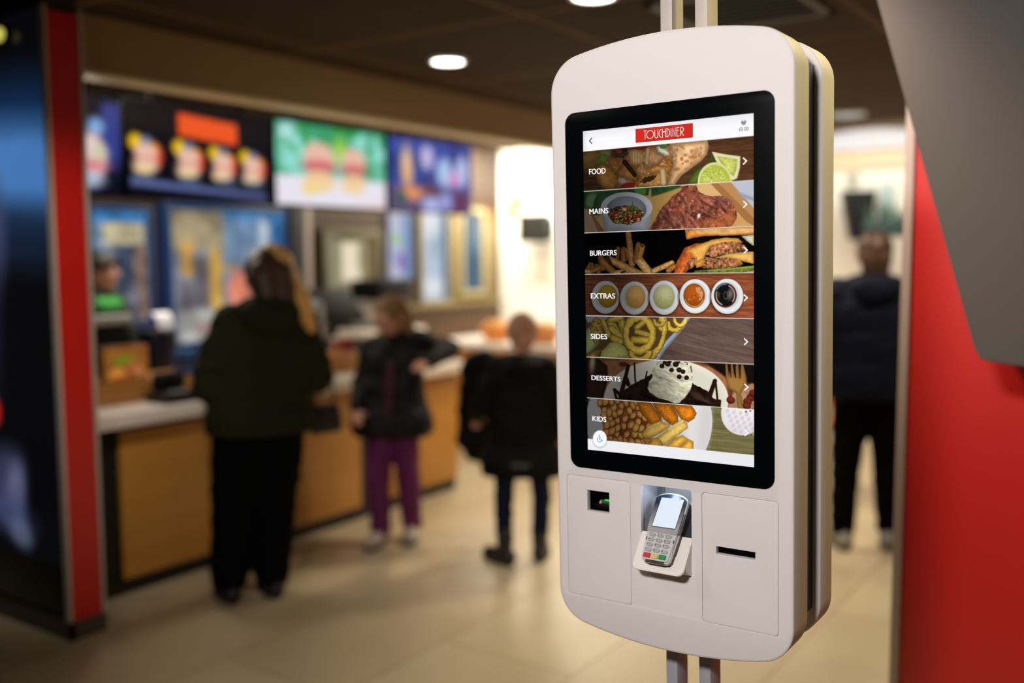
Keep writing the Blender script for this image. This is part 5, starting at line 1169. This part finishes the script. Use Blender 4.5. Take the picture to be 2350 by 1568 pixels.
# ---------------------------------------------------------------- people
def blob(name, prims, m, parent, vox=.008, it=6, cuts=(), wrinkle=0, seed=0):
    bm = NB()
    for p in prims:
        if p[0] == 'c':
            _, a, b_, r0, r1 = p
            a = Vector(a); b_ = Vector(b_)
            if (a-b_).length > 1e-5: cyl(bm, a, b_, r0, r1, 14)
            sph(bm, a, r0, 14); sph(bm, b_, r1, 14)
        else:
            sph(bm, p[1], p[2], 18, p[3] if len(p) > 3 else None)
    me = bpy.data.meshes.new(name); bm.to_mesh(me); bm.free()
    o = bpy.data.objects.new(name, me); COL.objects.link(o)
    r = o.modifiers.new('r', 'REMESH'); r.mode = 'VOXEL'; r.voxel_size = vox
    s = o.modifiers.new('s', 'SMOOTH'); s.factor = .5; s.iterations = it
    dg = bpy.context.evaluated_depsgraph_get(); dg.update()
    m2 = bpy.data.meshes.new_from_object(o.evaluated_get(dg))
    COL.objects.unlink(o); bpy.data.objects.remove(o); bpy.data.meshes.remove(me)
    bm = NB(); bm.from_mesh(m2); bpy.data.meshes.remove(m2)
    if wrinkle:
        co = np.array([v.co for v in bm.verts])
        n = fbm(co[:, 0]*1+co[:, 1]*.7+seed, co[:, 2]*2.2+co[:, 1]*.5+seed, .09, 2)-.5
        bm.normal_update()
        for v, d in zip(bm.verts, n): v.co += v.normal*float(d)*wrinkle
    for co_, no_ in cuts:
        res = bmesh.ops.bisect_plane(bm, geom=bm.verts[:]+bm.edges[:]+bm.faces[:], plane_co=co_, plane_no=no_, clear_outer=True)
        ed = [e for e in res['geom_cut'] if isinstance(e, bmesh.types.BMEdge)]
        try: bmesh.ops.holes_fill(bm, edges=ed, sides=0)
        except Exception: pass
    return obj(name, bm, m, parent, None, 60)
def hand_prims(wr, d, n, side, k=1.0, curl=.5):
    # wr wrist, d direction of the fingers, n palm normal (towards the palm side), side = direction of the thumb
    wr = Vector(wr); d = Vector(d).normalized(); n = Vector(n).normalized(); s = Vector(side).normalized()
    out = [('c', wr, wr+d*.03*k, .022*k, .024*k)]
    for u in (-.022, -.007, .008, .023): out.append(('c', wr+d*.025*k+s*u*k, wr+d*.075*k+s*u*1.15*k, .0125*k, .0115*k))
    for u, L in ((-.026, .055), (-.009, .068), (.009, .072), (.026, .064)):
        a = wr+d*.078*k+s*u*1.1*k; b_ = a+(d*math.cos(curl*.5)+n*math.sin(curl*.5))*L*.55*k; c = b_+(d*math.cos(curl*1.5)+n*math.sin(curl*1.5))*L*.5*k
        out += [('c', a, b_, .0092*k, .0085*k), ('c', b_, c, .0085*k, .007*k)]
    a = wr+d*.03*k+s*.026*k; b_ = a+(s*.75+d*.6+n*.3).normalized()*.036*k; c = b_+(d*.9+s*.2+n*.4).normalized()*.03*k
    out += [('c', a, b_, .0125*k, .010*k), ('c', b_, c, .010*k, .0078*k)]
    return out
M_skin = mat('warm_skin', (196, 138, 110), .55, noise=.06, nscale=12)
M_eyew = mat('eye_white', (226, 222, 214), .3); M_eyed = mat('eye_dark', (40, 30, 26), .2); M_lip = mat('lip', (166, 84, 76), .5)
def head_prims(c, k, R):
    # c centre, k half height of the head, R rotation of the head (3x3), face towards local +y
    def T(x, y, z): return c+R @ Vector((x*k, y*k, z*k))
    M4 = R.to_4x4()
    return [('e', T(0, -.08, .14), (.72*k, .86*k, .84*k), M4), ('e', T(0, .10, -.28), (.58*k, .66*k, .70*k), M4), ('e', T(0, .50, -.72), (.26*k, .24*k, .20*k), M4),
            ('c', T(0, .74, .10), T(0, .90, -.16), .08*k, .13*k), ('e', T(0, .70, -.42), (.26*k, .13*k, .10*k), M4),
            ('e', T(.30, .66, .16), (.22*k, .10*k, .07*k), M4), ('e', T(-.30, .66, .16), (.22*k, .10*k, .07*k), M4),
            ('e', T(.38, .56, -.22), (.22*k, .16*k, .18*k), M4), ('e', T(-.38, .56, -.22), (.22*k, .16*k, .18*k), M4),
            ('e', T(.73, -.05, -.06), (.07*k, .15*k, .23*k), M4), ('e', T(-.73, -.05, -.06), (.07*k, .15*k, .23*k), M4)]
def face_parts(t, c, k, R):
    def T(x, y, z): return c+R @ Vector((x*k, y*k, z*k))
    for s in (-1, 1):
        b = NB(); sph(b, T(s*.29, .66, .02), .115*k, 14); e = obj('eye', b, M_eyew, t)
        b = NB(); sph(b, T(s*.29, .745, .02), .055*k, 12); obj('iris', b, M_eyed, e)
    b = NB(); sph(b, T(0, .81, -.42), (.20*k, .05*k, .055*k), 14, R.to_4x4()); obj('lips', b, M_lip, t)
def shoe(t, ank, fwd, k, m, ms, name='shoe', tall=.0):
    f = Vector(fwd).normalized(); a = Vector((ank[0], ank[1], 0)); s = Vector((f.y, -f.x, 0))
    pr = [('c', a-f*.045*k+Vector((0, 0, .045*k)), a+f*.06*k+Vector((0, 0, .045*k)), .042*k, .042*k), ('c', a+f*.06*k+Vector((0, 0, .040*k)), a+f*.15*k+Vector((0, 0, .034*k)), .044*k, .034*k), ('c', a+Vector((0, 0, .05*k)), a-f*.01*k+Vector((0, 0, .10*k+tall)), .044*k, .046*k)]
    o = blob(name, pr, m, t, .009, 3, [((0, 0, .014), (0, 0, -1))])
    b = NB(); pts = []
    for q in np.linspace(0, 2*PI, 25)[:-1]:
        u = math.cos(q); v = math.sin(q); p = a+f*(.055+.132*u)*k+s*(.044+.008*u)*v*k; pts.append((p.x, p.y))
    lo = [b.verts.new((x, y, 0)) for x, y in pts]; hi = [b.verts.new((x, y, .020)) for x, y in pts]
    b.faces.new(lo[::-1]); b.faces.new(hi)
    for i in range(24): b.faces.new((lo[i], lo[(i+1) % 24], hi[(i+1) % 24], hi[i]))
    obj('sole', b, ms, o)
def Rz3(a): return Matrix.Rotation(a, 3, 'Z')
def figure(label, pos, rz, h, J, hk, skin=M_skin, headrot=(0, 0, 0), hands=('l', 'r'), face=True, curl=.5):
    """J: joints in the person's own frame, x to their right, y forward. Returns the thing and the joints."""
    t = thing('person', label, 'person', (pos[0], pos[1], 0), rz)
    V = {k: Vector(v) for k, v in J.items()}
    pr = []
    R = Euler(headrot).to_matrix()
    hc = V['head']
    pr += head_prims(hc, hk, R)
    k = h/1.6
    pr += [('c', V['neck'], hc-Vector((0, .1*hk, .4*hk)), .050*k, .050*k)]
    for s in 'lr':
        sh, el, wr, hp, kn, an = (V[s+x] for x in ('sh', 'el', 'wr', 'hip', 'kn', 'an'))
        pr += [('c', V['neck']-Vector((0, 0, .03)), sh, .055*k, .050*k), ('c', sh, el, .046*k, .036*k), ('c', el, wr, .036*k, .025*k),
               ('c', hp, kn, .078*k, .050*k), ('c', kn, an, .050*k, .034*k), ('c', an, an+Vector((0, .09*k, -.03)), .032*k, .026*k)]
        ch = (sh+V['neck'])/2
        pr += [('c', ch-Vector((0, 0, .09*k)), hp+Vector((0, 0, .06)), .095*k, .095*k)]
        d = (wr-el).normalized()
        side = Vector((-1 if s == 'r' else 1, 0, .3)); n = Vector((0, 0, -1)) if abs(d.z) < .7 else Vector((-1 if s == 'r' else 1, 0, 0))
        if abs(d.z) >= .7: side = Vector((0, 1, 0))
        side = (side-d*side.dot(d)).normalized(); n = d.cross(side); n = n if n.z < 0 or abs(d.z) >= .7 else -n
        pr += hand_prims(wr, d, n, side, .92*k, curl)
    blob('body', pr, skin, t, .0065, 4)
    if face: face_parts(t, hc, hk, R)
    return t, V, k, R
def sleeves(V, k, r0, r1, r2, wl=1.0):
    out = []
    for s in 'lr':
        sh, el, wr = V[s+'sh'], V[s+'el'], V[s+'wr']
        out += [('c', sh, el, r0*k, r1*k), ('c', el, el+(wr-el)*wl, r1*k, r2*k)]
    return out
def torso(V, k, z0, r_top, r_bot, sx, y=0):
    n = V['neck']; hx = (V['lhip'].x+V['rhip'].x)/2
    out = []
    for s in (-1, 1):
        sh = V['rsh' if s > 0 else 'lsh']
        out += [('c', (n.x+s*sx*.95, y+n.y, sh.z-.07*k), (hx+s*sx, y+(V['rhip'].y), z0+.02), r_top*k, r_bot*k), ('c', (n.x, n.y, n.z-.03), sh, .085*k, .075*k)]
    out += [('c', (n.x, y+n.y, V['rsh'].z-.08*k), (hx, y+V['rhip'].y, z0), r_top*k, r_bot*k)]
    return out
def legs_p(V, k, r0, r1, r2, an=.06):
    out = []
    for s in 'lr':
        hp, kn, a = V[s+'hip'], V[s+'kn'], V[s+'an']
        out += [('c', hp, kn, r0*k, r1*k), ('c', kn, a+Vector((0, 0, an-a.z)) if an > a.z else a, r1*k, r2*k)]
    out += [('c', V['lhip'], V['rhip'], r0*k, r0*k)]
    return out
def std(h, sw=.16, hw=.075, st=.09):
    return dict(head=(0, .01, h*.925), neck=(0, -.01, h*.845), lsh=(-sw, -.01, h*.80), rsh=(sw, -.01, h*.80), lel=(-sw-.05, -.03, h*.62), rel=(sw+.05, -.03, h*.62),
                lwr=(-sw-.05, .05, h*.48), rwr=(sw+.05, .05, h*.48), lhip=(-hw, 0, h*.51), rhip=(hw, 0, h*.51), lkn=(-st, .02, h*.28), rkn=(st, .02, h*.28), lan=(-st, 0, h*.055), ran=(st, 0, h*.055))
M_boot = mat('black_boot', (12, 11, 11), .45, noise=.1); M_sole = mat('black_sole', (8, 8, 8), .7); M_trb = mat('black_trousers', (5, 5, 6), .9, noise=.2, nscale=40, spec=.08)

# the woman in the olive parka
J = std(1.57, .155, .085, .105); J.update(lsh=(-.105, -.01, 1.256), rsh=(.205, -.01, 1.256), neck=(.05, -.01, 1.327), lel=(-.20, .02, .985), rel=(.285, .0, .985), lwr=(-.14, .25, .955), rwr=(.20, .25, .945), head=(.062, .03, 1.455), lhip=(-.07, 0, .80), rhip=(.10, 0, .80), lan=(-.135, .03, .085), ran=(.055, .0, .085), lkn=(-.105, .03, .44), rkn=(.08, .02, .44))
t, V, k, R = figure('woman in a dark olive hooded parka with long fair hair at the counter', (-3.41, 2.94), math.radians(66), 1.57, J, .112, headrot=(-.08, 0, .15))
M_parka = mat('olive_parka', (36, 36, 18), .85, noise=.15, nscale=12, bump=.2, bscale=300, spec=.12)
blob('parka', torso(V, k, .80, .125, .165, .085)+sleeves(V, k, .088, .082, .056, .9)+[('c', (-.07, -.03, .80), (.11, -.03, .80), .155, .155)], M_parka, t, .012, 5, [((0, 0, .765), (0, 0, -1))], .022, 1)
blob('hood', [('e', (.05, -.10, 1.285), (.135, .085, .105)), ('c', (-.04, -.05, 1.30), (.14, -.05, 1.30), .06, .06)], M_parka, t, .012, 5, (), .012, 4)
blob('trousers', legs_p(V, k, .132, .106, .085, .10), M_trb, t, .011, 5, [((0, 0, .06), (0, 0, -1))], .015, 2)
M_hairb = mat('brown_hair', (52, 34, 22), .5, col2=(84, 56, 32), nscale=14, stretch=(6, 6, 1)); M_hairf = mat('fair_hair', (240, 186, 96), .45, col2=(206, 146, 70), nscale=14, stretch=(6, 6, 1))
blob('hair', [('e', (0.062, -.012, 1.478), (.098, .112, .112)), ('c', (0.032, -.07, 1.46), (0.042, -.10, 1.34), .075, .055), ('c', (0.092, -.07, 1.46), (0.112, -.10, 1.34), .075, .055)], M_hairb, t, .008, 4, (), .008, 3)
blob('hair', [('c', (0.102, -.045, 1.535), (0.147, -.06, 1.44), .060, .052), ('c', (0.147, -.06, 1.44), (0.197, -.09, 1.32), .050, .046), ('c', (0.197, -.09, 1.32), (0.227, -.11, 1.22), .046, .022), ('c', (0.082, -.02, 1.56), (0.142, -.01, 1.46), .045, .045)], M_hairf, t, .008, 4, (), .010, 6)['label'] = 'fair length of hair falling over the right shoulder'
for a in (V['lan'], V['ran']): shoe(t, a, (0, 1, 0), 1.02, M_boot, M_sole, 'boot', .07)
# her bag
bag_p = onx(746, 955, -3.38)
t = thing('shoulder_bag', 'small black bag hanging at the right hip of the woman in the parka', 'bag', (bag_p.x, bag_p.y, bag_p.z), math.radians(70))
blob('pouch', [('c', (-.055, 0, -.05), (.055, 0, -.05), .035, .035), ('c', (-.045, 0, .03), (.045, 0, .03), .03, .03), ('c', (-.05, 0, -.01), (.05, 0, -.01), .036, .036)], M_boot, t, .006, 3)
b = NB(); pts = [(-.05, .06)]+arcpts(0, .06, .05, .14, 180, 0, 12)
for p, q in zip(pts[:-1], pts[1:]): cyl(b, (p[0], 0, p[1]), (q[0], 0, q[1]), .006, .006, 8)
obj('strap', b, M_boot, t)

# the girl
h = 1.33
J = std(h, .125, .062, .07); J.update(head=(0, .02, 1.225), neck=(0, -.01, 1.10), lsh=(-.13, -.02, 1.09), rsh=(.12, -.01, 1.05), lel=(-.30, -.10, 1.03), lwr=(-.20, .10, .985), rel=(.17, -.02, .83), rwr=(.16, .12, .74), lan=(-.085, -.05, .07), ran=(.07, .05, .07), lkn=(-.08, .01, .36), rkn=(.075, .05, .36))
t, V, k, R = figure('girl in a black padded coat and purple trousers leaning by the counter', (-3.49, 3.95), math.radians(212), h, J, .108, headrot=(-.05, 0, -.75), curl=.3)
M_puff = mat('black_padded_coat', (14, 13, 17), .6, noise=.25, nscale=9, spec=.25)
blob('coat', torso(V, k, .62, .115, .15, .065)+sleeves(V, k, .075, .070, .055, .92)+[('c', (-.08, .01, .64), (.08, .01, .64), .145, .15), ('e', (0, .0, 1.06), (.09, .09, .06))], M_puff, t, .011, 4, [((0, 0, .585), (0, 0, -1))], .03, 8)
blob('coat_lining', [('c', (-.010, .118, .98), (.004, .130, .70), .016, .016)], mat('magenta_lining', (84, 22, 52), .7), t, .008, 3)['label'] = 'magenta lining showing at the open front'
blob('trousers', legs_p(V, k, .094, .080, .068, .09), mat('purple_trousers', (100, 22, 82), .8, noise=.15, nscale=14), t, .009, 4, [((0, 0, .05), (0, 0, -1))], .016, 5)
M_hairg = mat('light_brown_hair', (158, 116, 66), .5, col2=(96, 66, 38), nscale=12, stretch=(6, 6, 1))
def T(x, y, z): return V['head']+R @ Vector((x, y, z))
blob('hair', [('e', T(0, -.008, .026), (.089, .108, .090), R.to_4x4()), ('c', T(.05, -.05, .0), T(.05, -.07, -.08), .048, .04), ('c', T(-.05, -.05, .0), T(-.05, -.07, -.08), .048, .04), ('c', T(0, -.08, .0), T(0, -.085, -.1), .05, .03)], M_hairg, t, .007, 4, [(T(0, .070, .02), R @ Vector((0, 1, -.9)))], .008, 2)
pt = blob('ponytail', [('c', T(.075, .01, -.10), T(.085, .045, -.22), .026, .030), ('c', T(.085, .045, -.22), T(.08, .06, -.32), .030, .012)], mat('ginger_hair', (170, 96, 40), .5, noise=.15, nscale=30), t, .006, 3)
b = NB(); lathe(b, [(.020, -.016), (.031, 0), (.020, .016)], 14, Matrix.Translation(T(.076, .012, -.105))); obj('hair_tie', b, mat('yellow_green_tie', (176, 184, 46), .6), pt)
M_trn = mat('grey_white_trainer', (176, 160, 150), .6, noise=.15, nscale=30); M_trs = mat('dark_trainer_sole', (52, 46, 44), .7)
shoe(t, V['ran'], (.2, 1, 0), .93, M_trn, M_trs, 'trainer'); shoe(t, V['lan'], (-.1, 1, 0), .93, M_trn, M_trs, 'trainer')

# the boy
h = 1.255
J = std(h, .125, .062, .085); J.update(head=(0, .015, 1.155), neck=(0, 0, 1.03), lsh=(-.12, 0, .985), rsh=(.12, 0, .985), lel=(-.20, .0, .80), lwr=(-.235, .12, .72), rel=(.19, -.03, .79), rwr=(.20, .05, .64), lan=(-.09, -.03, .07), ran=(.085, .05, .07), lkn=(-.095, .02, .36), rkn=(.095, .03, .36))
t, V, k, R = figure('boy with cropped fair hair in a black padded jacket and navy jeans, back turned', (-2.70, 4.02), math.radians(30), h, J, .104, skin=mat('pinkish_skin', (206, 150, 124), .55, noise=.05, nscale=12), headrot=(.05, 0, .1))
M_puff2 = mat('black_puffer', (5, 5, 6), .7, noise=.3, nscale=8, spec=.15)
blob('jacket', torso(V, k, .52, .115, .145, .065)+sleeves(V, k, .080, .078, .052, .92)+[('c', (-.07, 0, .50), (.07, 0, .50), .145, .145), ('e', (0, -.04, 1.0), (.10, .09, .06))], M_puff2, t, .011, 4, [((0, 0, .455), (0, 0, -1))], .026, 3)
b = NB(); box(b, -.045, -.157, .515, .045, -.145, .535, .004); obj('jacket_tab', b, mat('grey_tab', (70, 68, 64), .6), t)
blob('jeans', legs_p(V, k, .082, .066, .058, .12), mat('navy_jeans', (16, 22, 44), .8, noise=.25, nscale=18, spec=.15), t, .009, 4, [((0, 0, .06), (0, 0, -1))], .014, 9)
blob('hair', [('e', V['head']+Vector((0, -.014, .026)), (.078, .090, .086))], mat('cropped_fair_hair', (172, 128, 96), .7, noise=.15, nscale=60), t, .007, 3, [(V['head']+Vector((0, .03, .0)), (0, 1, -.5))])
shoe(t, V['lan'], (-.55, .6, 0), .92, M_boot, M_sole, 'boot', .06); shoe(t, V['ran'], (.1, 1, 0), .92, M_boot, M_sole, 'boot', .06)
# the coat held at his side
cp = ony(1094, 930, 4.12)
t = thing('folded_coat', 'black coat hanging from the arm of the boy beside the counter end', 'coat', (cp.x, 4.12, 0), math.radians(30))
blob('cloth', [('c', (-.02, 0, .98), (.05, 0, 1.0), .05, .055), ('c', (-.035, 0, .95), (-.045, 0, .58), .05, .065), ('c', (.03, 0, .95), (.02, 0, .56), .055, .07), ('c', (.0, .02, .9), (-.01, .02, .50), .05, .055)], M_puff2, t, .01, 4, (), .03, 12)

# the man at the right
h = 1.665
J = std(h, .175, .085, .10); J.update(lan=(-.125, -.02, .085), ran=(.115, .02, .085), lkn=(-.11, .02, .46), rkn=(.10, .02, .46), lel=(-.25, -.02, 1.05), lwr=(-.20, .17, .95), rel=(.24, -.02, 1.05), rwr=(.20, .15, .93))
t, V, k, R = figure('man with brown hair in a navy hooded jacket standing behind the kiosk, back turned', (-1.335, 5.24), math.radians(24), h, J, .116, headrot=(0, 0, .1))
M_navy = mat('navy_jacket', (11, 17, 34), .75, noise=.2, nscale=10, spec=.15)
blob('jacket', torso(V, k, .86, .130, .150, .095)+sleeves(V, k, .086, .078, .054, .92)+[('c', (-.09, 0, .85), (.09, 0, .85), .145, .145)], M_navy, t, .012, 4, [((0, 0, .80), (0, 0, -1))], .024, 6)
blob('hood', [('e', (0, -.10, 1.36), (.13, .08, .085)), ('c', (-.09, -.04, 1.38), (.09, -.04, 1.38), .055, .055)], M_navy, t, .011, 4, (), .012, 7)
blob('trousers', legs_p(V, k, .105, .078, .062, .11), M_trb, t, .011, 4, [((0, 0, .06), (0, 0, -1))], .014, 2)
blob('hair', [('e', V['head']+Vector((0, -.016, .026)), (.090, .106, .100)), ('c', V['head']+Vector((-.03, -.07, -.02)), V['head']+Vector((-.03, -.065, -.08)), .05, .04), ('c', V['head']+Vector((.03, -.07, -.02)), V['head']+Vector((.03, -.065, -.08)), .05, .04)], mat('mid_brown_hair', (92, 62, 40), .5, col2=(58, 38, 26), nscale=14, stretch=(6, 6, 1)), t, .008, 3, [(V['head']+Vector((0, .04, .0)), (0, 1, -.5))], .006, 4)
shoe(t, V['lan'], (-.2, 1, 0), 1.08, mat('pale_trainer', (150, 150, 142), .6, noise=.2, nscale=25), M_trs, 'trainer'); shoe(t, V['ran'], (.2, 1, 0), 1.08, bpy.data.materials['pale_trainer'], M_trs, 'trainer')

# the member of staff behind the counter
sp = onx(224, 612, -5.26)
h = (sp.z-.03)/.925
J = std(h, .16, .08, .09); J.update(rel=(.23, .06, h*.63), rwr=(.15, .26, h*.60), lel=(-.23, .06, h*.63), lwr=(-.15, .26, h*.60))
t, V, k, R = figure('member of staff with dark hair and a green collar behind the till', (-5.26, sp.y), math.radians(-70), h, J, .116, headrot=(0, 0, .5))
M_shirt = mat('charcoal_shirt', (30, 32, 32), .8, noise=.15, nscale=12)
blob('shirt', torso(V, k, h*.50, .112, .125, .075)+sleeves(V, k, .072, .064, .05, .7), M_shirt, t, .011, 4, [((0, 0, h*.47), (0, 0, -1))], .014, 3)
blob('green_collar', [('c', (-.10, -.015, h*.815), (.10, -.015, h*.815), .062, .062), ('c', (-.07, .05, h*.80), (.07, .05, h*.80), .055, .055), ('e', (0, -.02, h*.83), (.085, .08, .04))], mat('green_collar', (44, 156, 58), .7, noise=.1), t, .008, 4, (), .008, 5)
blob('trousers', legs_p(V, k, .10, .075, .06, .09), M_trb, t, .011, 4, [((0, 0, .06), (0, 0, -1))], .01, 2)
blob('hair', [('e', V['head']+Vector((0, -.004, .026)), (.093, .120, .101)), ('c', V['head']+Vector((0, -.07, -.0)), V['head']+Vector((0, -.075, -.09)), .06, .045)], mat('black_brown_hair', (34, 24, 18), .5, noise=.2, nscale=30), t, .008, 3, [(V['head']+Vector((0, .07, .02)), (0, 1, -.9))], .006, 4)
for a in (V['lan'], V['ran']): shoe(t, a, (0, 1, 0), 1.0, M_boot, M_sole, 'shoe')
